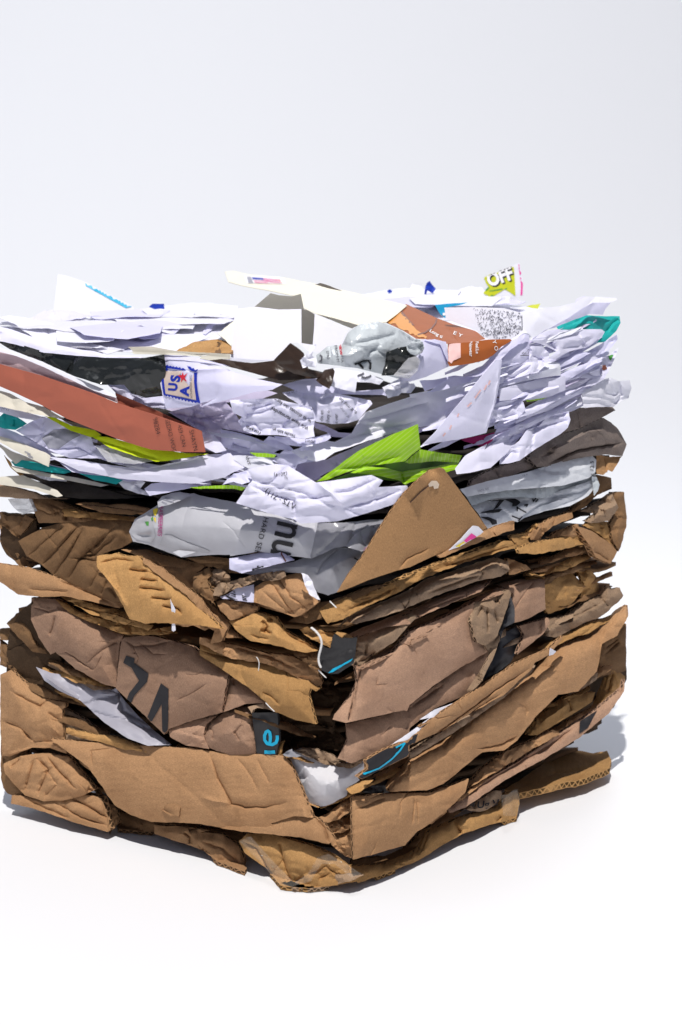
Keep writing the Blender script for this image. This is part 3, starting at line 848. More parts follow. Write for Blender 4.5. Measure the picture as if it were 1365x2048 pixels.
for key, poly, dd, lab in [
  ('zig_a', 'E 70,890 120,850 170,850 200,860 170,900 110,930 80,920', 12, 'left clump of curled corrugation beside the barcode label'),
  ('zig_b', 'E 160,848 240,820 330,800 345,830 260,870 190,890', 13, 'middle clump of curled corrugation above the barcode label'),
  ('zig_c', 'E 320,802 420,785 500,778 505,810 430,840 340,832', 13, 'right clump of curled corrugation behind the creased flap')]:
    piece(key, 'corrugation', lab, CB, 'greybrown', poly, dd, amp=3.6, wl=5, nf=3, rag=2.2, g=3, th=1.2, an=1.2, st=.7)
p = piece('barcode', 'paper_label', 'small white label with black stripes stuck in front of the creased flap', 'paper', 'lav',
  'Z 200,520 330,480 480,380 560,340 860,285 862,630 740,625 560,600 380,570 240,560', 9, amp=.6, tuck=1, g=3)
decal(p, 'Z 400,410 430,408 505,430 500,445|Z 375,440 392,436 510,478 508,500|Z 350,475 368,470 515,520 512,535|Z 300,500 335,495 480,560 560,590 400,570|Z 625,485 715,520 712,535 632,505|Z 630,520 725,560 722,575 636,540|Z 640,560 735,590 735,605 650,585', 'ink', 'barcode', .3, g=3)
piece('flap', 'cardboard_sheet', 'creased tan box flap with a white torn corner in the middle of the bale', CB, 'tan',
  'E 325,872 400,832 600,785 640,852 705,952 700,967 600,1040 560,1052 440,1002 320,962', 14, bulge=5,
  cr=['E 420,840 480,930 570,1040;2;3', 'E 470,820 540,930 640,1000;1.6;3', 'E 345,880 450,960 560,1045;1.4;4'], g=3.6, fl=.9)
piece('flap_torn', 'torn_lining', 'white torn paper layer on the right corner of the creased tan flap', 'paper', 'bright',
  'E 604,790 640,800 680,870 712,948 690,940 655,925 640,885 618,850', 17, amp=1.2, wl=7, rag=2, g=3, parent='flap')
piece('fluff', 'cardboard_strip', 'fluffy pale brown torn edge under the barcode label', CB, 'tan',
  'E 98,960 150,945 240,965 340,985 345,1005 310,1042 240,1052 180,1072 120,1010', 9, rag=2, amp=2, wl=10)
piece('holes', 'torn_cardboard', 'golden crumpled board with torn holes below the creased tan flap', CB, 'gold',
  'E 172,1075 250,1060 330,1022 450,1052 500,1130 640,1205 702,1252 640,1262 560,1252 420,1212 300,1192 230,1142', 13, rag=1.5, bulge=5,
  cr=['E 370,1070 400,1110 385,1150;4;3', 'E 400,1060 440,1070;3;3', 'E 360,1120 430,1150;3.5;3', 'E 480,1130 600,1200 690,1240;2;4', 'E 300,1150 420,1185;2;4'], g=3.4)
piece('wedge_left', 'cardboard_strip', 'brown wedge running down from the broken rim, left of the board with holes', CB, 'tan',
  'E 0,880 60,960 110,1040 160,1095 250,1180 150,1170 60,1120 0,1080', 9, bulge=5, rag=1.3, cr=['E 20,930 90,1060 160,1140;2.4;4'])
piece('tuft', 'torn_cardboard', 'torn golden tuft beside the black board with the cyan line', CB, 'gold',
  'E 590,1122 640,1110 700,1128 800,1152 790,1190 772,1232 740,1222 690,1195 620,1160', 9, rag=2.4, amp=2.4, wl=9)
p = piece('black_board', 'printed_cardboard', 'black printed board with a cyan line at the bale corner beside the white string', CB, 'blackprint',
  'S 440,540 480,470 620,550 840,555 925,540 905,740 860,1040 560,1240 400,1250 230,1180 180,1050 220,830 240,700 300,740 390,750 410,700', 11, tuck=1, amp=.9, th=2, g=3.6, tilt=0)
decal(p, 'S 360,1230 470,1130 620,1060 840,940 800,1000 640,1090 450,1210', 'inkcyan', 'print_line')
piece('board_edge', 'torn_edge', 'pale torn top edge of the black board with the cyan line', CB, 'gold',
  'S 490,460 530,420 640,440 780,490 860,540 830,560 640,548', 11, th=1, rag=1.2, g=3, amp=.6, parent='black_board')
tube('string_a', 'string', 'loose white string curling down beside the black board', 'string', 'string', 'S 0,330 90,380 180,480 235,600 240,680 200,800 170,920 165,1020 200,1100 240,1150', 15, .75)
tube('fiber_a', 'string', 'short pale fibre sticking out under the creased flap corner', 'string', 'string', 'E 765,950 790,975 818,1002', 18, .45)
tube('fiber_b', 'string', 'short pale fibre below the white curling string', 'string', 'string', 'S 150,1150 240,1250 340,1340', 12, .4)
tube('fiber_c', 'string', 'fine straw coloured fibre lying on the long golden strip', 'string', 'string', 'H 330,95 355,120 348,190', 18, .3)
tube('fiber_d', 'string', 'fine pale fibre at the lip of the flattened tube', 'string', 'string', 'H 385,365 410,395 450,430', 16, .35)

# --- centre cavity
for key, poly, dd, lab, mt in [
  ('cav_a', 'H 470,520 540,545 800,520 870,590 830,660 640,640 500,680', -26, 'ledge coloured dark as shade deep in the cavity above the white foam block', 'core'),
  ('cav_b', 'H 690,285 760,240 900,330 810,440 790,560 700,500 655,330', -22, 'crushed corrugation coloured dark as shade deep behind the right end of the long golden strip', 'core'),
  ('cav_c', 'H 450,430 560,470 690,505 800,520 700,540 540,545 470,510', -14, 'ledge coloured dark as shade directly under the long golden strip', 'core')]:
    piece(key, 'crumpled_cardboard', lab, CB, mt, poly, dd, amp=3, wl=11, rag=2)  # cavity shade is painted into these near-black boards
for k, ln in enumerate(['H 700,260 740,330 720,420', 'H 830,490 820,560 835,600', 'H 735,300 760,350']):
    pass
piece('foam', 'foam_block', 'dented white foam block at the bale corner between the lower panels', 'foam', 'foam',
  'H 492,685 560,662 650,690 740,738 800,746 870,762 985,710 990,770 935,812 950,832 882,872 872,922 800,962 740,987 690,992 640,972 580,832 530,722', 4, tilt=0, th=9, amp=.45, wl=9, nf=0, bulge=9, bl=40, tuck=3, rag=1.2,
  cr=['H 590,790 630,830;2;6', 'H 760,800 740,960;-2;14'])
piece('foam_film', 'torn_paper', 'crumpled grey film along the top left edge of the white foam block', 'plastic', 'wrapgrey',
  'V 830,1060 900,1010 1010,960 1020,1010 1100,1050 1200,1090 1100,1130 960,1110 870,1090', 6, amp=1.5, wl=6, g=3, rag=1.2)
for key, poly, dd, lab in [
  ('crush_a', 'H 560,655 660,650 760,690 812,745 740,742 650,695', -2, 'thin crushed brown layers on top of the white foam block'),
  ('crush_b', 'H 760,705 830,735 900,728 1000,690 1040,700 900,760 820,755', 1, 'thin dark brown layers right of the foam block top, under the big panel'),
  ('crush_c', 'H 600,640 700,650 800,690 830,720 780,725 690,680', -6, 'curled brown scrap above the white foam block')]:
    piece(key, 'cardboard_strip', lab, CB, 'greybrown', poly, dd, amp=2.4, wl=10, rag=1.6, th=2, tuck=2)
for key, poly, dd, lab in [
  ('slot_a', 'H 690,1060 760,1030 830,975 905,935 905,1010 830,1060 760,1085', 1, 'upper crumpled brown fold in the slot right of the long bottom panel'),
  ('slot_b', 'H 735,1085 830,1060 910,1040 908,1110 850,1140 790,1150', -1, 'middle crumpled brown fold in the slot right of the long bottom panel'),
  ('slot_c', 'H 790,1150 870,1130 910,1110 912,1300 880,1290 820,1255 780,1210', -3, 'lowest crumpled brown fold in the slot right of the long bottom panel')]:
    piece(key, 'crumpled_cardboard', lab, CB, 'tan', poly, dd, amp=3, wl=12, rag=1.6)
# --- right side of the cardboard half
p = piece('triangle', 'cardboard_sheet', 'big smooth triangular brown card leaning against the middle of the right side', CB, 'kraft',
  'E 812,905,4 880,800 960,705 1100,480 1200,330 1300,235,10 1365,180 F 185,165,8 200,168,8 460,522,2 380,560 250,640 160,680 0,755 E 1170,775 1000,832 880,882', 18, bulge=0, tuck=0, amp=.35, nf=1, rag=.35, th=1.6,
  cr=['E 1365,640 1230,700 1180,770;1.5;3'])
decal(p, 'F 105,262 125,242 155,242 172,262 165,285 140,290 135,272 112,278', 'glue', 'glue_drop', .6)
strokes(p, 'F 110,270 60,310 0,370', 2.2, 'creasepurple', 'scuff')
piece('tri_strip', 'cardboard_strip', 'narrow torn brown strip along the bottom edge of the big triangular card', CB, 'tan',
  'F 165,686 300,608 470,530 600,482 622,480 620,530 450,592 280,662 180,700', 18, rag=1.3, tuck=2, th=1.6)
p = piece('ticket', 'paper_ticket', 'small white ticket with pink and yellow patches stuck in the triangular card', 'paper', 'bright',
  'F 232,655 300,590 380,500 397,500 437,545 420,560 300,632', 21, amp=.3, tuck=0, g=3)
decal(p, 'F 318,600 365,553 395,573 345,612', 'inkpink', 'print', .3, 2.5)
decal(p, 'F 270,632 318,602 335,618 285,638', 'inkyellow', 'print', .3, 2.5)
piece('gold_band', 'torn_cardboard', 'long fibrous golden torn edge sweeping up right under the triangular card', CB, 'gold',
  'E 700,1000 820,950 1000,915 1180,835 F 0,805 150,745 400,655 560,600 640,598 700,590 722,627 620,642 400,702 200,772 0,862 E 1180,905 1000,985 850,1062 760,1090', 9, rag=2, amp=2.2, wl=14, th=5, cr=['F 0,830 200,755 420,680 640,620;2.4;4', 'E 860,1020 1000,955 1180,870;2.4;4'])
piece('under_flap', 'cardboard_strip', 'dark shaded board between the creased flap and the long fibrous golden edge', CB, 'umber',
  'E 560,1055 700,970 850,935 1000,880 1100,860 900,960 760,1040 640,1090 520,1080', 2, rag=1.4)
for key, poly, dd, lab, mt in [
  ('frag_a', 'F 705,558 765,500 870,455 962,425 970,462 850,512 800,548 775,595 722,592', 6, 'ragged tan fragment standing up right of the pink ticket', 'tan'),
  ('frag_b', 'F 640,640 780,600 1000,562 1090,590 1060,612 900,652 740,678 655,672', 5, 'golden ragged band below the tan fragments on the right', 'gold'),
  ('frag_c', 'F 820,580 900,535 965,510 1000,500 1022,560 900,592', 4, 'folded tan scrap between the ragged fragment and the right box corner', 'tan'),
  ('frag_d', 'F 600,570 700,545 760,500 720,570 690,600 620,610', 2, 'golden shaded scrap left of the ragged tan fragment', 'gold')]:
    piece(key, 'torn_cardboard', lab, CB, mt, poly, dd, rag=2, amp=2.2, wl=12)
piece('box_corner', 'cardboard_sheet', 'tan box corner with a ribbed raw edge jutting out at the right', CB, 'tan',
  'F 985,508 1080,540 1200,620 1232,660 1192,737 1100,692 1080,642 1022,562', 6, th=6, amp=1.2, cr=['F 1090,655 1190,720;2;3'])
piece('curl_outer', 'crumpled_cardboard', 'curled brown board forming the right outline below the white mailer', CB, 'umber',
  'F 1200,310 1272,308 1287,450 1285,520 1240,662 1208,600 1188,500 1232,420 1200,362', 0, bulge=8, rag=1.2, amp=2, surf='R')
piece('curl_inner', 'crumpled_cardboard', 'crumpled pale brown scroll inside the curled board at the right', CB, 'greybrown',
  'F 1015,425 1150,350 1200,318 1242,400 1180,482 1080,492 1042,482 1110,440', 4, bulge=7, amp=3, wl=11, rag=1.6, surf='R')
piece('curl_gold', 'crumpled_cardboard', 'golden shaded fold in the hollow below the crumpled pale brown scroll', CB, 'gold',
  'F 1060,490 1180,485 1210,600 1230,655 1130,560 1040,510', -4, amp=2.4, wl=12, surf='R')
# white mailer pieces
p = piece('mailer_low', 'poly_mailer', 'lower white plastic mailer fold with bold black script on the right side', 'plastic bag', 'mailer',
  'F 365,388 520,340 650,338 800,343 900,298 1050,250 1098,228 1092,290 1060,332 950,392 800,422 680,462 640,487 600,480 500,522 460,525 412,442', 3, amp=2.6, wl=24, an=-.3, bulge=5, st=2.2, cr=['F 800,350 1000,310 1090,270;2.6;6', 'F 640,470 760,390 880,345;2.6;6'])
decal(p, 'U 130,450 300,440 440,430 480,450 490,465 455,495 415,500 420,470 350,440 330,460 290,510 250,530 300,450|U 130,555 230,530 330,520 300,550 250,555|U 140,590 200,590 280,620 280,650 240,660 215,625 150,600', 'ink', 'lettering', .35)
strokes(p, 'U 455,505 490,525 540,550|U 462,500 458,540|U 520,490 555,478 540,500|U 592,420 605,460|U 625,425 600,455|U 645,435 620,462|U 415,580 500,615|U 505,585 470,625', 2.4, 'ink')
p = piece('mailer_top', 'poly_mailer', 'upper smooth white plastic mailer band with small black size lettering, right side', 'plastic bag', 'mailer',
  'F 298,292 480,240 700,190 900,128 1080,90 1107,117 1102,190 1062,227 900,272 600,297 420,322 338,337', 6, amp=1.2, wl=30, bulge=4, an=-.2, st=2)
text(p, 'x 12.5', 'U 1128,235', 7, -87, 'ink', 1.25)
text(p, '100% RE', 'U 110,375', 4.2, -14, 'inksoft', 1.1)
text(p, '10 x', 'U 505,240', 4.2, -20, 'inksoft', 1.1)
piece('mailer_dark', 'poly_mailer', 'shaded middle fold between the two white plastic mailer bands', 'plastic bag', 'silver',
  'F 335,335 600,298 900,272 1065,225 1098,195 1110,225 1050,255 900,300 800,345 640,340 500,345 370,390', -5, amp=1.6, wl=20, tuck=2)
piece('mailer_end', 'curled_tip', 'dark grey curled tip of the plastic mailer at its right end', 'plastic bag', 'silver',
  'F 1080,215 1110,220 1126,265 1118,300 1095,330 1090,290', 1, amp=1.2, surf='R', parent='mailer_low')
piece('kraft_scrap', 'torn_paper', 'bright brown kraft scrap torn ragged beyond the right end of the mailer', 'paper', 'kraft',
  'F 1105,85 1180,100 1258,97 1202,190 1178,180 1150,207 1112,202 1106,125', 0, th=.6, rag=1.3, surf='R', cr=['F 1150,95 1170,190;1.6;4'])
piece('dark_stub', 'crumpled_cardboard', 'dark brown stub under the bright kraft scrap at the right', CB, 'umber',
  'F 1100,205 1195,225 1200,290 1112,325 1040,400 940,440 1000,360', -8, surf='R', amp=2.4)
# rolled folds
piece('fold_roll_a', 'rolled_cardboard', 'upper rolled greyish brown fold running up right below the fibrous golden edge', CB, 'greybrown',
  'E 812,1118 880,1058 1050,985 1180,932 F 0,902 120,828 250,788 400,738 520,698 585,720 592,770 540,812 400,838 200,908 0,988 E 1200,1012 1050,1062 930,1092 870,1078', 14, bulge=6, tuck=12, tl=9, rag=1.2,
  cr=['F 400,745 430,790 410,830;2;3', 'F 100,910 260,850 420,800;3;3', 'E 1180,940 1220,1000;2;3', 'F 520,705 540,760 590,770;2;3'])
piece('fold_roll_b', 'rolled_cardboard', 'lower rolled purplish brown fold above the big right panel', CB, 'purple',
  'E 888,1162 1000,1112 1180,1042 1300,1000 F 160,945 300,895 420,850 500,820 420,902 300,947 100,1032 0,1078 E 1250,1092 1100,1112 930,1172', 12, bulge=5, tuck=12, tl=8, rag=1.2, cr=['F 0,1040 160,985 340,915;2.6;3', 'F 20,1010 60,1060;2;3'])
piece('fold_roll_c', 'crumpled_cardboard', 'crumpled pale brown end fold at the bale corner beside the black board', CB, 'greybrown',
  'E 930,1182 1080,1112 1250,1030 1292,1045 1222,1122 1150,1202 1050,1262 960,1332 915,1342 922,1270', 11, bulge=5, cr=['S 1100,640 1080,900;2.4;3', 'S 930,1030 1100,960 1280,800;2.4;4'], amp=1.6)
# big right panel
big = piece('big_panel', 'cardboard_sheet', 'largest purplish brown box panel facing right, with a perforated left edge', CB, 'purple',
  'H 925,148 960,162 1150,72 I 0,188 200,108 370,22 F 385,962 362,1082 388,1192 440,1222 482,1232 I 480,292 430,332 300,402 150,502 0,622 H 1230,422 1210,417 960,472 870,492 788,472 800,440 900,332 940,252', 13, bulge=3, tuck=2, amp=.7, rag=.5, fl=1.2, nf=2,
  cr=['H 955,165 925,300 885,480;2;2.5', 'I 480,300 300,400 160,505;1.6;3'])
strokes(big, 'H 960,175 948,215|H 944,235 932,275|H 928,295 914,340|H 908,365 895,410|H 888,430 880,470', 2, 'creasepurple', 'perforation')
piece('big_top', 'worn_fold', 'worn golden top fold along the upper edge of the largest right panel', CB, 'purple',
  'E 915,1345 980,1320 1080,1270 1200,1210 1365,1115 F 0,1145 200,1052 420,932 540,880 592,892 580,905 390,968 200,1088 0,1192 E 1365,1165 1180,1250 1060,1320 960,1365', 15.5, bulge=2, tuck=20, tl=13, rag=1.3, cr=['S 1090,960 1180,1130;2.4;3', 'S 1240,850 1330,1000;2;3', 'F 60,1110 80,1150;2;3', 'F 230,1040 250,1070;2;3'], an=-.5, parent='big_panel')
piece('big_low', 'lower_part', 'lower purplish part of the largest right panel below its horizontal crack', CB, 'purple',
  'H 868,500 960,478 1212,418 1240,425 I 0,622 160,502 330,372 480,300 476,322 400,452 340,562 150,642 0,762 H 1230,602 1080,662 900,732 818,702 880,592', 10, tuck=3, cr=['I 0,640 200,500;1.5;4'], amp=.9, parent='big_panel')
piece('big_flap', 'crumpled_cardboard', 'worn greyish flap hanging over the upper right corner of the largest panel', CB, 'greybrown',
  'F 383,968 460,937 590,890 603,910 575,1002 542,1102 522,1162 450,1222 400,1202 362,1082', 19, bulge=5, cr=['F 455,990 465,1150;2.6;3', 'F 500,1000 520,1090;2;3', 'F 430,980 400,1050;2;3', 'F 500,960 530,950;2;3'], amp=1.3)
piece('big_curl', 'curled_tip', 'thin curled tip dangling below the worn greyish flap', CB, 'greybrown',
  'I 440,268 480,225 532,210 537,230 500,332 430,482 370,542 348,542 440,402 478,312', 16, th=1.4, amp=1.2, parent='big_flap')
piece('tape_black', 'cardboard_strip', 'black taped band at the right end of the largest panel', CB, 'blacktape',
  'F 596,905 622,1000 622,1082 562,1112 540,1182 530,1140 575,1010', 12, tuck=1, th=1.2)
piece('tape_black_low', 'cardboard_strip', 'black taped corner under the dangling curled tip on the right', CB, 'blacktape',
  'I 535,190 572,188 672,142 685,172 640,292 600,372 520,430 420,482 500,332 540,232', 7, tuck=1, th=1.2)
piece('end_panel', 'cardboard_sheet', 'square purplish end panel right of the black taped band', CB, 'purple',
  'F 535,862 650,830 800,810 806,1002 700,1062 618,1086 612,912 572,882', 8, tuck=14, tl=10, amp=.8, cr=['F 570,885 690,850 800,820;-1;5'])
piece('end_low', 'cardboard_strip', 'pinkish brown pointed strip below the square end panel on the right', CB, 'purple',
  'F 650,1105 822,1057 832,1087 792,1152 640,1272 680,1152', 5, tuck=3)
for key, poly, dd, lab, mt in [
  ('crum_a', 'F 690,805 722,780 800,822 802,812', 2, 'thin golden scrap above the square end panel', 'gold'),
  ('crum_b', 'F 800,812 900,800 960,790 1032,852 1022,902 942,992 822,1032 802,1002', 1, 'golden crumpled wad right of the square end panel', 'gold'),
  ('crum_c', 'F 990,765 1062,728 1112,832 1127,902 1042,962 1010,932 1037,852', -3, 'golden crumpled end at the right outline above the rolled grey strip', 'gold'),
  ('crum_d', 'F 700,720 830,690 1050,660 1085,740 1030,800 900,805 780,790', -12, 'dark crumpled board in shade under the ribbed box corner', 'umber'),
  ('crum_e', 'F 580,700 690,740 720,770 590,800', 3, 'smooth tan scrap at the end of the upper rolled fold', 'tan')]:
    piece(key, 'crumpled_cardboard', lab, CB, mt, poly, dd, amp=2.6, wl=14, rag=1.6, bulge=5, surf='R')
piece('grey_roll', 'rolled_cardboard', 'twisted greyish brown strip reaching out to the right outline', CB, 'greybrown',
  'F 818,1062 930,1040 1050,962 1140,920 1172,865 1210,885 1247,875 1267,922 1240,962 1130,1052 1000,1102 870,1172 808,1162', 7, bulge=8, rag=1.6, amp=2, wl=16, surf='R', cr=['F 830,1100 1000,1040 1150,960;2;5', 'F 1130,930 1180,990;2;4'])
# lower right boards
piece('right_board', 'cardboard_sheet', 'large tan brown board sweeping up to the lower right, with a rounded far corner', CB, 'tan',
  'I 0,922 200,832 420,642 640,482 760,405 835,320 920,262 1050,222 1150,152 1242,60 1292,30 1297,95 1232,210 1142,262 1130,330 1110,422 1000,542 880,562 740,702 640,832 560,892 430,902 200,1092 100,1132 0,1132 H 1130,902 1118,852 1250,722', 11, bulge=2, tuck=14, tl=11, amp=.9, fl=1.3,
  cr=['I 390,880 480,870 560,850 640,800;2.4;3', 'I 640,600 690,640 690,700;1.2;4', 'I 200,1080 320,1000 450,900;1.2;3', 'I 830,340 780,400 860,390;1.4;4'])
p = piece('strip_print', 'cardboard_strip', 'narrow tan strip with a black and cyan printed end, slanting up across the right side', CB, 'tan',
  'H 930,812 992,770 985,715 1070,662 1240,590 1365,490 I 60,752 280,612 460,492 640,372 830,288 912,210 904,236 835,320 742,372 722,412 560,562 380,662 200,772 0,862 H 1240,692 1070,772 960,826', 19, tilt=0, tuck=2, amp=.8, cr=['I 60,860 300,690 500,540 720,400;2.4;3', 'I 150,830 400,640 560,545;1.6;3'], th=2.5)
decal(p, 'H 942,812 992,772 986,716 1070,665 1150,625 1240,590 1302,540 1275,610 1228,690 1070,770 965,822', 'ink', 'printed_end')
strokes(p, 'H 972,795 1060,760 1130,710 1185,655 1215,612|H 1215,612 1160,640', 3, 'inkcyan', 'print_line', .7)
piece('strip_white', 'paper_strip', 'white paper edge showing along the top of the narrow printed strip', 'paper', 'bright',
  'H 1078,662 1140,620 1230,560 1365,462 I 60,710 150,650 285,604 200,668 60,762 H 1365,500 1240,600 1150,640', 14, tuck=1, amp=.6)
piece('strip_second', 'cardboard_strip', 'second brown edge just beneath the narrow printed strip', CB, 'greybrown',
  'I 0,905 200,775 500,572 745,385 735,420 570,572 300,762 0,945', 12, tuck=3, rag=1.2)
piece('chip_white', 'paper_scrap', 'tiny white paper corner poking out above the large tan brown board', 'paper', 'bright',
  'I 828,330 835,285 870,305 850,325', 17, g=2.5, tuck=0, amp=.2)
piece('torn_tip', 'torn_cardboard', 'torn tan tip under the black printed end, beside the foam block', CB, 'gold',
  'H 868,886 960,840 1032,830 1000,862 950,902 900,917', 9, rag=1.6, th=1.4, g=3)
piece('torn_dark', 'crumpled_cardboard', 'black torn edge right of the torn tan tip', CB, 'blacktape',
  'H 950,900 1040,830 1100,800 1130,850 1130,905 1050,920', 3, amp=2, wl=9)
piece('right_curve', 'crumpled_cardboard', 'golden curved board inside the lower right corner of the bale', CB, 'gold',
  'I 1095,645 1180,440 1200,400 1242,422 1277,452 1262,532 1190,602', 0, bulge=6, surf='R', cr=['I 1210,420 1170,560;2;4'])
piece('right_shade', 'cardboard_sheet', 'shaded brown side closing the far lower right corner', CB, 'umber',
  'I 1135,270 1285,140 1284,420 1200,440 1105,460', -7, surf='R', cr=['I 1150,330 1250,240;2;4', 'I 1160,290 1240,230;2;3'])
piece('right_chip', 'cardboard_strip', 'small folded tan strip at the right end of the large tan brown board', CB, 'greybrown',
  'I 978,532 1080,452 1117,432 1112,472 1002,542', 4, surf='R', th=1.5)
piece('gold_flap', 'cardboard_sheet', 'golden flap with a fuzzy grey end tucked under the large tan brown board', CB, 'gold',
  'I 700,802 760,702 840,640 932,572 1102,546 1082,602 962,682 860,740 760,802', 7, tuck=5, cr=['I 780,730 930,620 960,600;-1.5;6', 'I 930,580 960,660;2.4;4'], amp=1.4)
piece('gold_inner', 'crumpled_cardboard', 'crumpled golden layer below the golden flap on the lower right', CB, 'tan',
  'I 430,1002 560,902 700,850 850,770 902,790 700,902 560,992 430,1072 340,1120', 1, amp=2.6, wl=12, rag=1.6)
p = piece('pink_band', 'cardboard_strip', 'long reddish brown bottom band with a black corner patch on the lower right', CB, 'purple',
  'I 230,1242 430,1082 640,962 830,832 1000,722 1110,652 1262,522 1277,470 1272,542 1182,672 1000,822 800,942 560,1072 330,1232 240,1262', 7, tuck=3, amp=1.2, cr=['I 300,1180 560,1020 820,870 1000,740;2.4;3', 'I 620,1000 700,920;1.4;3'])
decal(p, 'I 1008,722 1112,655 1055,760 1004,795', 'ink', 'print_patch')
piece('pink_second', 'cardboard_strip', 'reddish brown layer folded just under the lower right front panel', CB, 'tan',
  'I 60,1330 200,1250 380,1110 540,1000 600,960 640,965 430,1090 240,1245 130,1330', 4, tuck=3, amp=1.4)
piece('front_right', 'cardboard_sheet', 'smooth tan panel facing right at the bottom corner with a straight left edge', CB, 'tan',
  'H 905,932 1130,912 1365,906 I 130,1140 230,1110 350,1062 330,1142 240,1232 122,1327 H 1290,1137 1220,1217 1050,1267 912,1302 906,1100', 15, tuck=3, amp=.8, fl=0, bulge=3,
  cr=['H 920,1010 1100,935;1.2;3', 'H 1275,930 1262,1100;1.2;2.5', 'I 40,1180 50,1330;1;3'])
piece('front_right_under', 'crumpled_cardboard', 'dark printed layer in the gap below the smooth bottom right panel', CB, 'umber',
  'H 900,1310 1100,1280 1250,1215 1320,1130 1365,1110 I 240,1250 360,1210 250,1300 120,1370 H 1280,1290 1100,1340 900,1345', -2, amp=2)
p = piece('ugly', 'torn_cardboard', 'torn brown scrap with black handwriting under the reddish bottom band', CB, 'greybrown',
  'X 290,670 350,610 440,640 450,530 600,450 740,360 880,350 890,390 860,520 770,590 640,680 500,712 380,705', 4, rag=1, th=1.4, g=3, amp=.9, wl=8)
text(p, 'Ug Ve', 'X 455,655', 13, -6, 'ink', 1.15, .02, 'handwriting', shear=.2)
piece('bottom_right', 'cardboard_sheet', 'lowest golden board lying on the ground along the right side, with a taped tip', CB, 'gold',
  'H 890,1342 1100,1332 1250,1272 1300,1240 I 120,1372 300,1292 540,1222 560,1152 640,1132 652,1210 632,1292 450,1342 310,1392 200,1452 H 1300,1310 1120,1380 940,1442 890,1402', 9, tuck=5, tl=8, amp=1.3, cr=['I 260,1310 310,1390;2.4;3', 'X 880,780 800,890;1.6;3'])
piece('tape_tip', 'packing_tape', 'shiny clear tape wrapped round the tip of the lowest right board', 'tape', 'tape',
  'X 880,430 1000,420 1100,340 1160,330 1195,480 1180,700 1110,790 920,780 900,620', 13, amp=2.4, wl=8, g=3, parent='bottom_right')
piece('ground_flap', 'box_side', 'open box flap lying on the ground out to the right of the bale', CB, 'gold',
  'I 560,1150 700,1050 830,960 940,900 1090,928 1170,916 1195,972 1185,1010 1050,1072 870,1122 650,1167', 0, surf=('Z', .012), th=5, bulge=0, tuck=0, amp=.7, cr=['I 790,1085 860,1040 1000,1020 1110,990;1.2;3'])
# --- bottom front
piece('bottom_left', 'cardboard_strip', 'crumpled tan strip on the ground under the long bottom left panel', CB, 'tan',
  'G 915,1100 1120,1108 1250,1130 H 0,1140 130,1150 230,1222 278,1352 266,1372 100,1312 G 1210,1252 1120,1217 918,1152', 8, bulge=4,
  cr=['G 1090,1140 1130,1170 1130,1210;2.4;3', 'G 1120,1130 1180,1110;2;3', 'H 0,1190 140,1240 260,1350;2;4', 'G 1210,1250 H 30,1240;2;4'])
p = piece('bottom_front', 'cardboard_sheet', 'golden crumpled bottom corner with clear tape streaks at the very front', CB, 'gold',
  'H 232,1192 280,1150 420,1150 660,1222 782,1272 882,1332 890,1372 962,1387 942,1432 800,1457 650,1474 480,1458 400,1360 265,1262', 9, bulge=5,
  cr=['H 250,1190 340,1240 400,1350 480,1450;2.6;3', 'H 470,1190 500,1320 545,1450;2.2;3', 'H 640,1400 750,1340 860,1430;2.4;4', 'H 700,1420 780,1380;2;4', 'H 620,1400 560,1440;2;4'])
piece('tape_front', 'packing_tape', 'clear packing tape crossing the golden bottom corner in glossy wrinkles', 'tape', 'tape',
  'H 235,1195 300,1165 420,1300 560,1440 640,1390 700,1290 760,1270 880,1335 960,1390 900,1410 800,1330 720,1330 660,1430 540,1465 470,1450 370,1330', 11.5, amp=2.2, wl=9, g=3.4, parent='bottom_front')
piece('bottom_scrap', 'cardboard_scrap', 'ragged pale scrap pressed under the front bottom corner', CB, 'greybrown',
  'H 480,1440 620,1410 760,1400 950,1380 975,1395 900,1430 760,1462 640,1474 520,1462', 11, amp=2.4, wl=9, rag=1.8, th=1.2)
piece('under_left', 'cardboard_strip', 'dark board end in the gap under the long bottom left panel', CB, 'umber',
  'G 690,1010 800,1050 920,1085 1200,1095 H 0,1110 250,1140 280,1190 230,1215 100,1150 G 1100,1110 915,1105 915,1140 700,1120', -9, amp=2)
# upper left dark stack beside the lettered panel
for key, poly, dd, lab, mt in [
  ('stackl_a', 'D 180,985 185,1065 230,1165 300,1275 200,1260 110,1170 40,1090 100,1030', -6, 'dark brown board curling in shade at the left outline beside the creased purplish panel', 'umber'),
  ('stackl_b', 'D 80,1090 180,1200 260,1270 G 350,90 450,180 600,255 690,290 560,300 420,220 300,160 200,80 120,20', -5, 'brown shaded fold running down under the creased purplish panel', 'greybrown'),
  ('stackl_c', 'D 0,1120 90,1110 150,1230 220,1330 G 260,100 300,190 215,160 130,60 60,0 0,0', -11, 'dark layered board ends at the left outline above the rounded box side', 'umber'),
  ('stackl_d', 'D 0,1180 G 0,0 60,60 160,150 240,240 390,340 390,372 260,345 150,252 65,178 0,150', -4, 'golden dark strip just above the rounded box side on the far left', 'umber')]:
    piece(key, 'cardboard_strip', lab, CB, mt, poly, dd, amp=2.2, wl=16, rag=1.6, an=.8, bulge=5)

piece('right_backing', 'cardboard_strip', 'backing board coloured dark as shade inside the lower right corner of the bale', CB, 'core',
  'I 1080,300 1285,150 1286,470 1210,640 1060,750 860,880 700,850 900,600 1050,460', -13, surf='R', tuck=0, bulge=0)  # backing added behind the gap, near black in place of shade

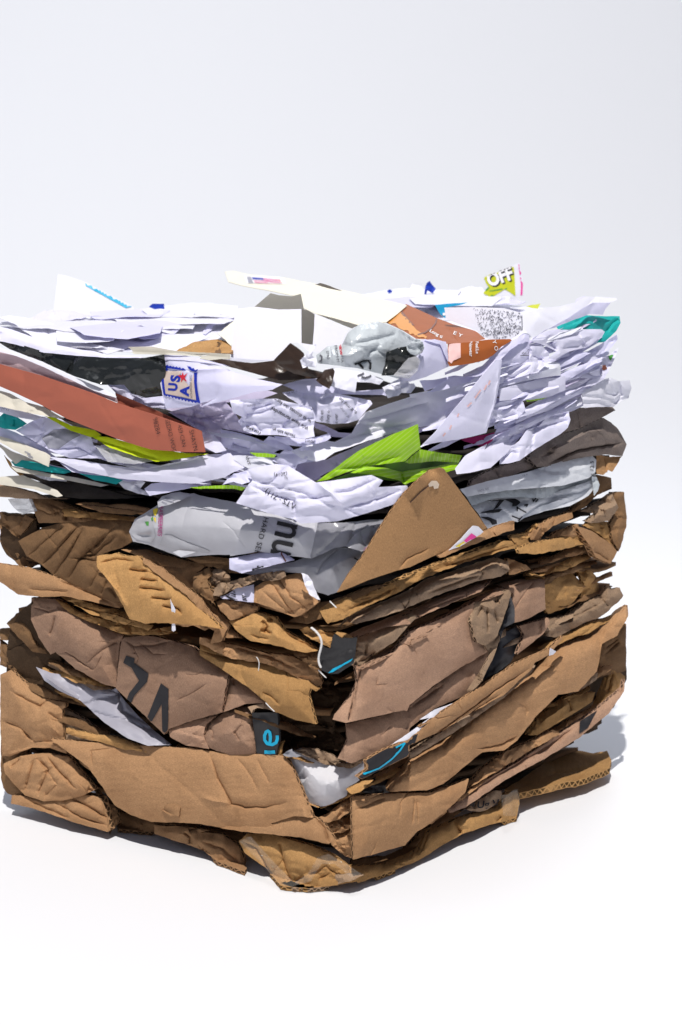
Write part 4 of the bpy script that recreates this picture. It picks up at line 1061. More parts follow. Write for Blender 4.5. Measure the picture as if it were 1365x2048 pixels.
piece('left_backing', 'cardboard_strip', 'backing board coloured dark as shade behind the dark crumpled ends at the left edge', CB, 'core',
  'D 15,435 200,440 270,700 180,760 70,690 10,600', -13, tuck=0, bulge=0)  # added to close the left gaps, dark colour stands for shade
piece('left_backing_low', 'cardboard_strip', 'backing board coloured dark as shade behind the layered ends left of the creased purplish board', CB, 'core',
  'D 120,1020 190,960 320,1200 G 420,260 330,340 240,330 40,190 D 40,1260 60,1130', -14, tuck=0, bulge=0)  # second added left backing, shade painted by its dark colour

# thin crushed plies squeezed between the larger boards
rs_ = np.random.RandomState(44)
for k in range(64):
    if k % 2:
        cx = rs_.uniform(40, 610); t_ = rs_.rand(); cy = 975 + cx * .10 + t_ * (1500 - 975 + cx * .12); sl = .10 + .30 * t_ * rs_.uniform(.6, 1.3)
        lab = 'thin crushed cardboard ply squeezed between the larger boards on the left side'; gp = 'crushed plies in the left side'
    else:
        cx = rs_.uniform(740, 1200); t_ = rs_.rand(); cy = 1225 - (cx - 740) * .34 + t_ * (430 - (cx - 740) * .12); sl = -.36 - .16 * t_ * rs_.uniform(.6, 1.3)
        lab = 'thin crushed cardboard ply squeezed between the larger boards on the right side'; gp = 'crushed plies in the right side'
    L_ = rs_.uniform(45, 110); hh = rs_.uniform(4, 10)
    cx = min(max(cx, L_ + 5), 1225 - L_)
    q_ = [(cx + t * L_, cy + t * L_ * sl - hh * (1 - t * t * .6) + rs_.normal() * 2.2) for t in np.linspace(-1, 1, 7)]
    q_ += [(cx + t * L_, cy + t * L_ * sl + hh * (1 - t * t * .7) + rs_.normal() * 2.2) for t in np.linspace(1, -1, 7)]
    piece('ply%d' % k, 'cardboard_ply', lab, CB, ('tan', 'greybrown', 'gold', 'umber')[rs_.randint(4)], 'P ' + ' '.join('%.1f,%.1f' % p_ for p_ in q_), rs_.uniform(-7, 3.5),
          amp=1.8, wl=13, nf=2, an=math.atan(sl), rag=1.4, tuck=4, tl=6, th=2, g=3.8, group=gp)
# ------------------------------------------------------------------ upper half: paper, left face
PA = 'paper'
p = piece('brick_env', 'envelope', 'long brick red envelope with handwriting at its right end, on the left side', 'envelope', 'brick',
  'A -20,672 250,747 560,852 690,907 900,972 1197,1075 1219,1200 1110,1200 900,1185 820,1162 700,1122 600,1082 400,1002 250,922 100,852 -20,800', 16, bulge=1, tuck=0, amp=.5, nf=2, rag=.15, th=.5, cr=['A 1145,1060 1165,1200;.5;3'])
for s, at, h in [('SHAYN', 'J 735,1590', 13), ('459 CAN', 'J 520,1500', 12), ('SEDRO WOO', 'J 290,1390', 12), ('98284', 'J 60,1365', 13)]:
    text(p, s, at, h * .72, 77, 'ink', 1.0 if len(s) < 6 else .92, -.012, 'handwriting', .4, shear=-.1)
piece('brick_flap', 'envelope_flap', 'dark red inner flap showing above the right end of the brick red envelope', 'envelope', 'brick',
  'A 685,848 760,878 880,930 1000,985 1192,1072 1190,1085 900,975 700,912', 9, tuck=0, amp=.4, bulge=0, rag=.15, parent='brick_env')
piece('white_edge', 'paper_sheet', 'folded white sheet edge running diagonally above the brick red envelope', PA, 'bright',
  'A -20,572 100,608 250,662 450,758 640,838 695,872 640,862 560,835 400,760 250,690 100,630 -20,600', 15, tuck=1, amp=.5)
piece('pink_sheet', 'paper_sheet', 'inner sheet tinted with painted pink reflection, between the white edge and brick red envelope', PA, 'pinkish',
  'A -20,598 100,625 250,688 400,758 560,832 690,880 700,905 560,856 250,752 -20,676', 13, tuck=0, amp=.6, bulge=1)
piece('black_bag', 'plastic_bag', 'crumpled black plastic bag pressed flat under the top white papers on the left', 'plastic bag', 'blackbag',
  'A -20,540 100,555 250,600 400,622 640,640 850,640 975,620 985,700 965,862 850,872 780,850 740,800 600,800 450,752 250,662 60,590', 2, amp=2.8, wl=15, nf=8, g=3.4, tilt=-2)
piece('black_wad', 'plastic_bag', 'shiny black crumpled wad just left of the blue and red stamp', 'plastic bag', 'blackbag',
  'A 735,775 850,722 955,755 972,862 862,872 780,842', 11, amp=3.0, wl=9, nf=9, g=3, bulge=6)
piece('film_strip', 'plastic_film', 'pale translucent film strip across the crumpled black plastic bag', 'plastic bag', 'clear',
  'A 440,700 600,690 700,692 768,703 640,737 560,742', 11, amp=1.4, wl=12)
piece('film_shade', 'plastic_film', 'grey film fold above the translucent strip on the black bag', 'plastic bag', 'wrapgrey',
  'A 250,640 400,655 560,668 700,660 830,655 800,690 600,690 400,680', 9, amp=1.6, wl=14)
piece('rim', 'paper_sheet', 'curled grey shaded front rim of the topmost white sheet, left side', PA, 'white',
  'A -20,452 60,468 180,512 330,562 480,592 560,600 640,625 830,625 850,640 700,642 450,627 250,607 100,562 -20,535', 9, tuck=2, amp=1.4, wl=24, bulge=4, surf='S')
p = piece('stamp_env', 'envelope', 'white envelope with a red star and blue lettered stamp, bent over the left side', 'envelope', 'lav',
  'A 968,612 1100,626 1240,655 1365,690 B 60,682 130,698 250,738 340,765 490,798 430,830 330,842 150,892 0,932 A 1280,882 1130,932 985,942 950,782 965,722', 17, bulge=4, amp=.9, wl=34, nf=0, tuck=2, g=3.6,
  cr=['A 975,715 1060,720 1180,712 1365,700;-1.8;7', 'J 300,480 500,475 690,480 860,490;1.6;4'])
decal(p, 'J 285,490 600,490 560,560 700,720 735,760 835,510 885,1030 600,960 300,910 255,700', 'inkbuff', 'print', .2)
decal(p, 'J 215,500 285,488 262,560 275,720 300,910 870,1035 830,700 828,510 885,505 880,700 905,900 945,1085 880,1065 860,1085 820,1050 800,1075 760,1035 735,1062 700,1022 670,1050 640,1005 610,1035 580,992 550,1020 520,978 490,1005 460,965 430,990 400,950 370,975 345,938 310,960 290,930 262,940 235,760', 'inkblue', 'print_border', .35, 3)
decal(p, 'J 275,360 300,385 340,365 355,395 400,385 420,408 450,392 470,418 510,402 530,430 570,415 590,445 625,430 690,475 560,462 330,430 350,480 300,475|J 690,378 715,400 760,405 790,440 820,435 850,470 905,455 870,500 800,492 740,450', 'inkblue', 'print_border', .35, 3)
text(p, 'U', 'J 508,858', 16.5, -86, 'inkblue', .92, .055)
text(p, 'S', 'J 560,690', 17.5, -86, 'inkblue', 1.1, .05)
text(p, 'A', 'J 725,945', 16.5, -86, 'inkblue', 1.12, .05)
decal(p, 'J 620,495 640,572 720,515 655,610 705,690 628,640 590,700 590,615 530,565 600,560', 'inkred', 'star', .4, 3)
text(p, 'NONPROFIT ORG', 'J 800,990', 4.2, -92, 'inkgrey', .95)
piece('under_stamp', 'paper_sheet', 'white sheet printed with purple edge marks under the shiny black wad', PA, 'lav',
  'A 640,800 740,795 780,850 862,878 970,865 985,945 880,930 780,885 690,850', 1, amp=1.6)
piece('mauve', 'paper_sheet', 'crumpled mauve shaded paper in the hollow right of the brick red envelope', PA, 'shade',
  'A 1000,962 1130,932 1300,882 B 0,930 150,900 205,960 250,1040 310,1095 130,1060 122,1162 60,1150 0,1110 A 1280,1120 1190,1075', -4, amp=3.2, wl=15, nf=8, cr=['A 1000,965 1200,1000 1365,960;3;5', 'A 1100,1000 1240,1060;2.4;4', 'B 0,1000 150,1000;2.4;5'])
piece('mauve_tip', 'paper_sheet', 'translucent white tip at the right end of the brick red envelope', PA, 'white',
  'A 1195,1080 1260,1090 1300,1130 1345,1190 1280,1205 1215,1170', 6, amp=1.4, wl=10)
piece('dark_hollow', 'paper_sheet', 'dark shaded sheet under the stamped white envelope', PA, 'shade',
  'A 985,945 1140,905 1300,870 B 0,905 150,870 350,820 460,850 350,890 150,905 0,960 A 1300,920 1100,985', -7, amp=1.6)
# centre papers with text
p = piece('text_front', 'crumpled_letter', 'crumpled white letter with upside down lines of text in the middle', PA, 'white',
  'K 0,140 230,125 420,125 600,170 745,200 775,320 758,400 772,470 690,490 560,475 440,455 250,455 130,420 75,330 110,290 30,250', 13, amp=2.6, wl=17, nf=7, bulge=4, g=3.4, st=1.1,
  cr=['K 200,220 330,190 400,150;3;4', 'K 130,270 280,250 470,180;3;4', 'K 480,400 510,340 560,300;2.4;4', 'K 90,330 220,340 300,440;2.4;4'])
text(p, 'We have forwarded', 'K 722,385', 7.2, 209, 'ink', 1.0, .012)
text(p, 'w to discuss the long', 'K 745,325', 7.0, 213, 'ink', .98, .012)
text(p, 'results kith an', 'K 600,455', 6, 198, 'ink', .95, .012)
text(p, 'You avoi', 'K 295,435', 6.5, 205, 'ink', 1.0, .012)
text(p, 'yeness', 'K 240,170', 5, 172, 'inksoft', .95)
p = piece('text_back', 'crumpled_letter', 'rolled white letter with text bent around its fold, right of the crumpled letter', PA, 'white',
  'K 480,70 610,45 740,60 960,75 1280,140 1300,170 1240,230 1180,315 1080,345 940,355 790,335 745,300 760,205 640,180 540,120', 9, amp=2, wl=20, nf=5, bulge=5, g=3.6, cr=['K 780,200 1000,150 1180,120;-2.6;8', 'K 940,90 800,150;2.4;5', 'K 1150,200 1260,150;2;5'])
for s, at, h, a in [('dis en', 'K 850,330', 7, -88), ('they o', 'K 905,345', 7, -86), ('c-ver', 'K 985,350', 7, -92), ('e, it may be', 'K 1160,250', 7, 222), ('of it may', 'K 1095,290', 6, 230), ('s in go', 'K 610,45', 6, 165), ('that is in', 'K 880,65', 5, 182)]:
    text(p, s, at, h, a, 'ink' if h > 6 else 'inksoft', .95)
p = piece('text_low', 'crumpled_letter', 'grey shaded letter edge with a few letters below the crumpled letter', PA, 'lav',
  'K 400,465 560,478 700,492 790,470 900,440 920,480 880,510 790,535 640,560 520,545 440,510', 9, amp=1.4, wl=14)
text(p, 'spart', 'K 770,510', 6.5, 188, 'ink', .95)
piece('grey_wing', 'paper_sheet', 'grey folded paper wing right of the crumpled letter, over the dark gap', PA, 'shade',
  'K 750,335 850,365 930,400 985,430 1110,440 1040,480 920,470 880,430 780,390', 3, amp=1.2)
p = piece('sweep_paper', 'paper_sheet', 'long grey white sheet sweeping from the centre up towards the right side', PA, 'tissue',
  'B 440,1242 520,1192 560,1200 620,1157 750,1132 800,1140 900,1090 950,1002 990,962 1120,912 1250,872 C 0,858 150,830 300,772 430,725 475,760 420,830 360,902 230,1012 60,1062 B 1365,1042 1240,1062 1000,1132 800,1202 740,1245 600,1257', 13, tilt=9, amp=2.2, wl=20, nf=7, an=-.4, st=1.6, cr=['B 950,1010 1100,980 1365,900;2.4;6', 'B 800,1150 1000,1090 1300,1010;2.4;5'])
piece('sweep_corner', 'folded_corner', 'small bright triangular paper corner folded over the long grey white sheet', PA, 'bright',
  'B 540,1192 630,1165 680,1200 742,1243 690,1256 600,1235', 13, amp=.8, tuck=1, parent='sweep_paper')
piece('low_white', 'paper_sheet', 'white crumpled sheet below the letters, beside the end of the brick red envelope', PA, 'lav',
  'B 122,1062 250,1090 340,1120 482,1182 430,1207 300,1202 200,1182 130,1162', 5, amp=2.4, wl=14, cr=['B 190,1150 300,1180;3;4'])
piece('low_blue', 'paper_scrap', 'small pale bluish paper corner under the crumpled letter', PA, 'lav',
  'B 370,1142 410,1105 500,1130 560,1192 480,1185', 8, amp=.8, tuck=1)
# left lower paper layers
p = piece('wide_white', 'paper_sheet', 'wide smooth white sheet curving along the left side under the neon strip', PA, 'white',
  'D 290,100 450,115 600,140 840,175 920,158 1000,140 1230,90 E 0,85 60,85 180,78 215,120 270,165 200,190 150,222 0,252 D 1250,262 1100,257 900,247 700,227 470,182 360,132', 13, amp=.9, wl=40, nf=2, bulge=4, cr=['D 840,178 1000,150 1200,110;1.4;6'])
piece('neon_long', 'paper_sheet', 'bright neon yellow green sheet under the brick red envelope', PA, 'neon',
  'A 535,1100 640,1110 820,1160 1000,1190 1110,1207 1235,1210 1120,1232 1000,1252 930,1256 800,1222 650,1172', 15, amp=1, wl=22, cr=['A 560,1120 800,1195 940,1240;1.6;5'], tuck=1)
piece('neon_short', 'paper_sheet', 'narrow neon yellow strip peeking out at the left under the brick red envelope', PA, 'neon',
  'A 245,972 300,982 420,1042 560,1068 602,1100 540,1112 420,1072', 11, amp=.8, tuck=1)
p = piece('left_crumple', 'paper_sheet', 'crumpled white sheet with a grey printed patch below the red envelope', PA, 'lav',
  'A 95,1072 200,1012 262,990 360,1002 520,1092 540,1112 560,1170 600,1192 680,1242 560,1236 420,1236 300,1192 200,1132', 10, amp=2.2, wl=18, nf=7, cr=['A 250,1110 380,1060 540,1110;2.4;4', 'A 300,1190 470,1170 570,1230;2.2;4'])
decal(p, 'A 250,1118 320,1065 425,1060 480,1100 420,1130 350,1180 290,1175', 'inksoft', 'print_patch', .25)
piece('left_clear', 'plastic_film', 'grey translucent film under the bright neon sheet', 'plastic bag', 'clear',
  'A 565,1160 700,1182 915,1252 800,1272 640,1256', 13, amp=1.2, wl=14)
p = piece('cream_white', 'paper_sheet', 'rumpled off white sheet at the left edge under the red envelope', PA, 'ivory',
  'A -20,830 60,850 150,902 262,932 382,1002 300,992 150,962 -20,925', 12, amp=1.8, wl=14, nf=6)
p = piece('grey_print', 'paper_sheet', 'greyish sheet with faint small print at the left edge above the teal scrap', PA, 'white',
  'A -20,890 120,952 252,990 212,1012 100,992 -20,955', 9, amp=1)
text(p, '12 11', 'A 10,940', 5, 22, 'inksoft')
piece('teal_left', 'paper_scrap', 'teal paper scrap at the far left edge', PA, 'teal',
  'A -20,1010 22,968 100,990 162,1032 92,1067 30,1062 -20,1045', 10, amp=1.2, cr=['A 85,1050 90,1000;1.6;3'])
p = piece('cream_card', 'paper_card', 'off white card with a small printed line at the lower left edge', 'card', 'ivory',
  'A -20,1100 60,1122 270,1202 300,1222 290,1287 150,1222 -20,1130', 11, amp=.5, nf=1, tuck=1)
strokes(p, 'A 165,1212 200,1232|A 170,1225 198,1242|A 150,1195 185,1212', 1.6, 'inksoft', 'print_lines')
for key, poly, dd, lab, mt in [
  ('layer_a', 'A -20,1042 40,1062 100,1085 220,1150 300,1205 350,1240 300,1250 200,1180 60,1122 -20,1100', 8, 'thin grey white edges above the off white card at the left', 'lav'),
  ('layer_b', 'A -20,1140 60,1190 150,1225 290,1290 D 280,160 200,165 90,140 50,100 20,60 0,40', 3, 'pale olive card edge below the off white card at the left', 'ivory'),
  ('layer_teal', 'D 66,128 130,118 200,130 300,152 360,165 432,185 380,202 200,178 90,155', 6, 'teal sheet edge below the off white card at the left', 'teal'),
  ('layer_gold', 'D 25,90 60,130 75,165 140,205 118,210 60,160', 6, 'thin golden card edge curling at the left outline', 'gold'),
  ('layer_c', 'D 60,152 250,192 450,222 645,268 600,278 400,240 200,205 100,190', 8, 'beige card edge running right under the teal sheet edge', 'ivory'),
  ('layer_lav', 'D 355,135 470,180 560,200 700,225 860,245 760,245 640,215 520,205 430,190', 9, 'pale lavender wavy sheet edge under the wide white sheet', 'lav'),
  ('layer_teal_b', 'D 465,195 600,208 735,235 690,262 560,238', 6, 'dull teal sheet edge left of the white paper roll', 'teal'),
  ('layer_d', 'D -20,222 130,208 250,260 340,300 372,332 340,338 200,292 -20,262', 5, 'beige curved card at the left outline above the dark boards', 'ivory'),
  ('layer_e', 'D -20,262 100,285 200,312 262,342 400,350 120,347 -20,335', 2, 'brown shaded board at the left outline under the beige curved card', 'greybrown'),
  ('layer_f', 'D 240,255 450,262 600,290 760,330 860,340 700,350 480,350 380,335', -6, 'layered sheets coloured dark as shade under the beige card edge', 'core_shade'),
  ('layer_g', 'D 490,385 640,400 860,430 780,445 600,430', 0, 'thin dark board edge above the fan creased board', 'umber')]:
    piece(key, 'sheet_edge', lab, PA if mt in PAPERISH else CB, mt, poly, dd, amp=.9 if mt != 'ivory' else .5, tuck=1.5, th=.5 if mt in ('gold', 'ivory') else None)
piece('roll_white', 'paper_roll', 'small white paper roll with a beige inside under the wide white sheet', PA, 'bright',
  'D 690,238 780,225 862,250 832,290 880,305 900,332 820,318 740,290', 9, amp=1.4, wl=12, bulge=4, cr=['D 800,260 850,300;2.4;4'])
piece('white_tab', 'paper_sheet', 'flat white tab pointing down left above the clear plastic tray', PA, 'lav',
  'D 858,290 900,258 1000,245 1180,275 1050,302 888,332', 9, amp=.5, tuck=1)
piece('film_left', 'plastic_film', 'grey translucent film scrap at the left outline above the dark ends', 'plastic bag', 'clear',
  'D 48,350 120,345 190,352 222,422 132,442 80,400', -2, amp=1.8, wl=12)
piece('green_edge', 'paper_sheet', 'thin dark green paper edge above the clear plastic tray', PA, 'green',
  'D 1125,282 1250,272 E 0,275 200,268 275,282 250,300 200,290 0,288 D 1200,292', 13, amp=.4, tuck=0, bulge=0)
piece('green_bit', 'paper_sheet', 'short bright green edge right of the brick red envelope', PA, 'green',
  'B 295,1202 380,1205 452,1215 440,1232 340,1228', 12, amp=.3, tuck=0, bulge=0)
# clear tray with grey label
p = piece('tray', 'plastic_wrap', 'grey white plastic food bag with large black letters and a rounded clear end', 'plastic wrap', 'wrapwhite',
  'D 768,545 800,472 930,390 1010,345 1110,325 1150,316 E 0,330 220,372 400,430 600,482 705,490 680,600 658,702 560,692 350,662 180,690 D 1365,682 1250,682 1092,695 1060,690 880,622 792,602', 12, amp=.5, wl=45, nf=1, bulge=9, bl=34, g=3.8, tuck=3,
  cr=['W 1120,200 1000,460 900,800;.4;2', 'E 130,480 200,540 280,650;.4;2', 'W 100,760 200,690 370,690;1.4;3', 'W 120,860 300,890 460,880;2.2;5', 'W 640,860 900,960 1200,1080;1.2;7'])
decal(p, 'W 70,850 100,760 200,640 460,470 440,620 470,760 500,900 440,1000 200,960', 'wrapmid', 'clear_end', .25)
decal(p, 'W 620,880 750,880 900,960 1200,1070 1365,1130 1365,1180 1130,1150 800,1110 560,1040', 'wrapmid', 'clear_side', .25)
text(p, 'RASPBERRIES', 'W 560,415', 8.6, 93, 'inkplum', .84, .006, 'lettering', .5, shear=.15)
decal(p, 'W 455,480 520,450 540,480 500,580 470,560|W 470,600 500,610 500,690 475,640', 'inkyellow', 'print_spot', .3, 2.5)
decal(p, 'W 430,620 460,590 465,640 440,660|W 330,670 395,670 390,740 360,735', 'inkgreen', 'print_spot', .5, 2.5)
text(p, 'HARD SEL', 'M 512,870', 10.5, 105, 'ink', 1.0, 0, 'lettering', .5, 1.12)
text(p, 'nue', 'M 700,905', 60, 103, 'ink', .82, .012, 'lettering', .5)
strokes(p, 'M 1215,960 1175,1150 1120,1390', 1.4, 'inkgrey', 'label_edge')
p = piece('tray_flap', 'plastic_flap', 'small grey plastic flap with faint print on top of the rounded clear end', 'plastic wrap', 'wrapwhite',
  'W 525,345 600,260 760,205 880,190 1050,225 1080,245 900,330 700,400 540,440', 8, amp=1, tuck=2, parent='tray')
strokes(p, 'W 650,285 820,320|W 620,310 790,350|W 600,345 680,380', 1.6, 'inksoft', 'print_lines')
piece('tray_lip', 'curled_lip', 'curled white lip at the bottom of the grey white food bag', 'plastic wrap', 'wrapwhite',
  'W 770,1160 850,1130 1130,1160 960,1215 905,1245', 13, amp=.6, g=3, th=1, parent='tray')
piece('wrap_right', 'plastic_wrap', 'dark grey translucent plastic between the lettered food bag and the triangular card', 'plastic wrap', 'wrapgrey',
  'E 700,492 860,490 1000,475 1150,470 1180,485 1110,560 1000,640 870,632 800,640 720,680 655,705', 5, amp=1.4, wl=30, nf=3)
p = piece('wrap_label', 'plastic_wrap', 'pale plastic pane with small pink lettering beside the triangular card', 'plastic wrap', 'wrapgrey',
  'E 868,632 920,560 1010,510 1115,490 1075,560 1000,650 960,662', 9, amp=1.4, wl=26)
text(p, 'rasp', 'E 968,690', 8, -62, 'inkplum', 1.0, 0)
p = piece('label_roll', 'paper_roll', 'rolled white label lying under the large black letters', PA, 'lav',
  'E 175,702 320,675 485,650 520,680 562,712 400,752 250,792 175,767', 15, amp=.8, bulge=7, tuck=4, g=3.4)
strokes(p, 'E 312,770 345,760 380,750|E 345,745 350,770', 3, 'ink')
strokes(p, 'E 490,655 485,680 510,720 540,735|E 500,660 540,690 560,715', 2.5, 'inkbrown', 'roll_mark')
p = piece('wrap_low', 'plastic_wrap', 'smooth grey plastic fold dipping into the notch beside the triangular card', 'plastic wrap', 'wrapgrey',
  'E 248,792 400,752 560,722 700,665 800,635 890,640 985,672 930,740 880,802 825,900 760,922 700,902 650,830 612,792 470,782 330,802', 10, amp=.8, wl=40, nf=2, bulge=6, cr=['E 690,800 740,720 830,640;1.6;4'])
strokes(p, 'E 915,700 960,725', 3, 'ink')
# front white paper
p = piece('front_paper', 'crumpled_letter', 'large bright crumpled letter with upside down numbers, front centre of the papers', PA, 'white',
  'E 285,172 340,160 450,142 520,150 600,200 690,252 780,242 965,215 1020,208 1088,240 1060,280 1230,270 1240,290 1282,285 1200,340 1150,382 1000,432 820,482 600,496 560,472 400,432 215,375 290,262 312,240', 21, amp=2.2, wl=26, nf=6, bulge=4, g=3.6, rag=.3,
  cr=['E 300,270 420,320 560,360 570,470;3;5', 'E 570,350 700,345 790,320;3.4;6', 'E 780,320 900,300 1060,230;2.6;5', 'E 860,400 1000,370 1200,300;3;5', 'E 690,250 790,325 860,400;-3;7', 'E 520,150 440,240 340,270;2;5'])
text(p, '(2019)', 'M 815,290', 6.5, 176, 'ink', 1.1)
text(p, 'is)', 'M 825,355', 5, 195, 'ink')
text(p, 'nero', 'M 872,512', 4.6, 189, 'ink', 1.1)
text(p, 'ATS : 711).', 'M 935,715', 10.5, 208, 'ink', 1.05)
for key, poly, dd, lab in [
  ('bits_a', 'E 133,267 165,230 200,200 290,178 318,240 250,265 200,247', 15, 'crumpled white paper point left of the large bright letter'),
  ('bits_c', 'E 430,122 500,60 560,65 620,30 690,80 742,115 660,130 580,142 560,190 500,160', 11, 'crumpled pale sheet right behind the large bright letter')]:
    piece(key, 'paper_sheet', lab, PA, 'lav', poly, dd, amp=2.2, wl=14, nf=5)
p = piece('bits_b', 'paper_sheet', 'small white sheet with upright letters behind the large bright letter', PA, 'bright',
  'E 175,95 230,90 300,95 400,105 440,125 455,148 400,160 290,168 250,150', 13, amp=1.4, wl=14)
text(p, 'ANY', 'M 265,70', 6.5, 72, 'ink', 1.1)
# green striped paper
piece('green_fin', 'paper_sheet', 'tall pointed fin of glossy green striped paper', PA, 'green',
  'E 690,248 750,205 800,170 870,115 950,62 B 1150,1092 1295,1035 1310,1175 1260,1215 1220,1252 1100,1270 1000,1282 870,1320 E 760,235', 16, amp=1, wl=30, nf=2, bulge=2, tuck=0, fl=.9, cr=['E 800,180 1000,140 1200,90;2;6'])
piece('green_fold', 'folded_hem', 'lower curved fold of green striped paper along its bottom edge', PA, 'green',
  'E 895,195 985,155 1100,165 1200,190 F 0,180 150,160 285,130 292,155 280,172 200,197 0,252 E 1220,268 1190,242 1080,215', 17, amp=.8, bulge=4, tuck=2, fl=1.4, nf=2, cr=['E 1190,190 1215,260;2;4'], parent='green_fin')
piece('green_right', 'folded_corner', 'right hand green striped triangle folded towards the white papers', PA, 'green',
  'E 1220,132 1310,55 F 70,57 180,75 312,92 290,135 150,125 0,140', 13, amp=.7, bulge=2, tuck=0, fl=.2, nf=2, parent='green_fin')
piece('green_dark', 'paper_sheet', 'sheet coloured dark green as shade inside the folded green striped paper', PA, 'greenshade',
  'E 780,235 1000,160 1200,130 F 0,120 150,110 292,100 290,165 100,190 E 1365,210 1200,250 1000,225', 5, amp=.8, tuck=0)
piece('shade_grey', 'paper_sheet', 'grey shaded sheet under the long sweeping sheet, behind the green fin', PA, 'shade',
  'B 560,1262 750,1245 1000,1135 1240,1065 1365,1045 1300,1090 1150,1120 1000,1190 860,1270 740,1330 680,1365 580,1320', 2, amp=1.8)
# ------------------------------------------------------------------ right face papers
piece('big_white_tri', 'paper_sheet', 'big smooth lavender white triangle of paper with faint pink text, right of the green fin', PA, 'white',
  'C 75,1157 150,1082 300,902 400,782 508,652 548,650 530,800 512,902 455,1085 380,1105 300,1122', 17, amp=.7, wl=40, nf=1, bulge=2, tuck=0, rag=.25, cr=['C 530,660 520,800 500,920 445,1085;-1.2;4'])
strokes(PIECES['big_white_tri'], 'C 475,775 465,800|C 455,800 440,830|C 420,830 385,880|C 365,905 340,930|C 290,970 280,990|C 245,1040 235,1065|C 210,1085 195,1105', 3, 'inkpale', 'faint_text')
piece('paper_box', 'paper_sheet', 'upright white sheet with a small printed corner on the right side', PA, 'lav',
  'R 0,700 60,620 200,460 240,440 300,458 300,640 298,702 210,740 120,765 0,790', 12, amp=1, wl=30, tuck=1, surf='R')
text(PIECES['paper_box'], 'GC3D', 'R 225,655', 4.5, -8, 'ink', 1.1); strokes(PIECES['paper_box'], 'R 205,665 297,660|R 275,610 297,600', 1.2, 'ink', 'print_lines')
for key, poly, dd, lab in [
  ('fan_a', 'C 340,750 430,690 520,600 600,540 690,498 705,505 620,570 540,650 470,725 400,752', 13, 'uppermost thin sheet of the fanned papers right of the orange flyer'),
  ('fan_b', 'C 100,850 240,760 340,745 420,725 360,780 200,830', 7, 'white shaded sheet under the right end of the orange flyer'),
  ('fan_c', 'C 60,775 150,770 260,745 330,750 200,800 90,838', 4, 'pale sheet corner under the white crumpled tissue')]:
    piece(key, 'paper_sheet', lab, PA, 'lav', poly, dd, amp=1, tuck=1, wl=30)
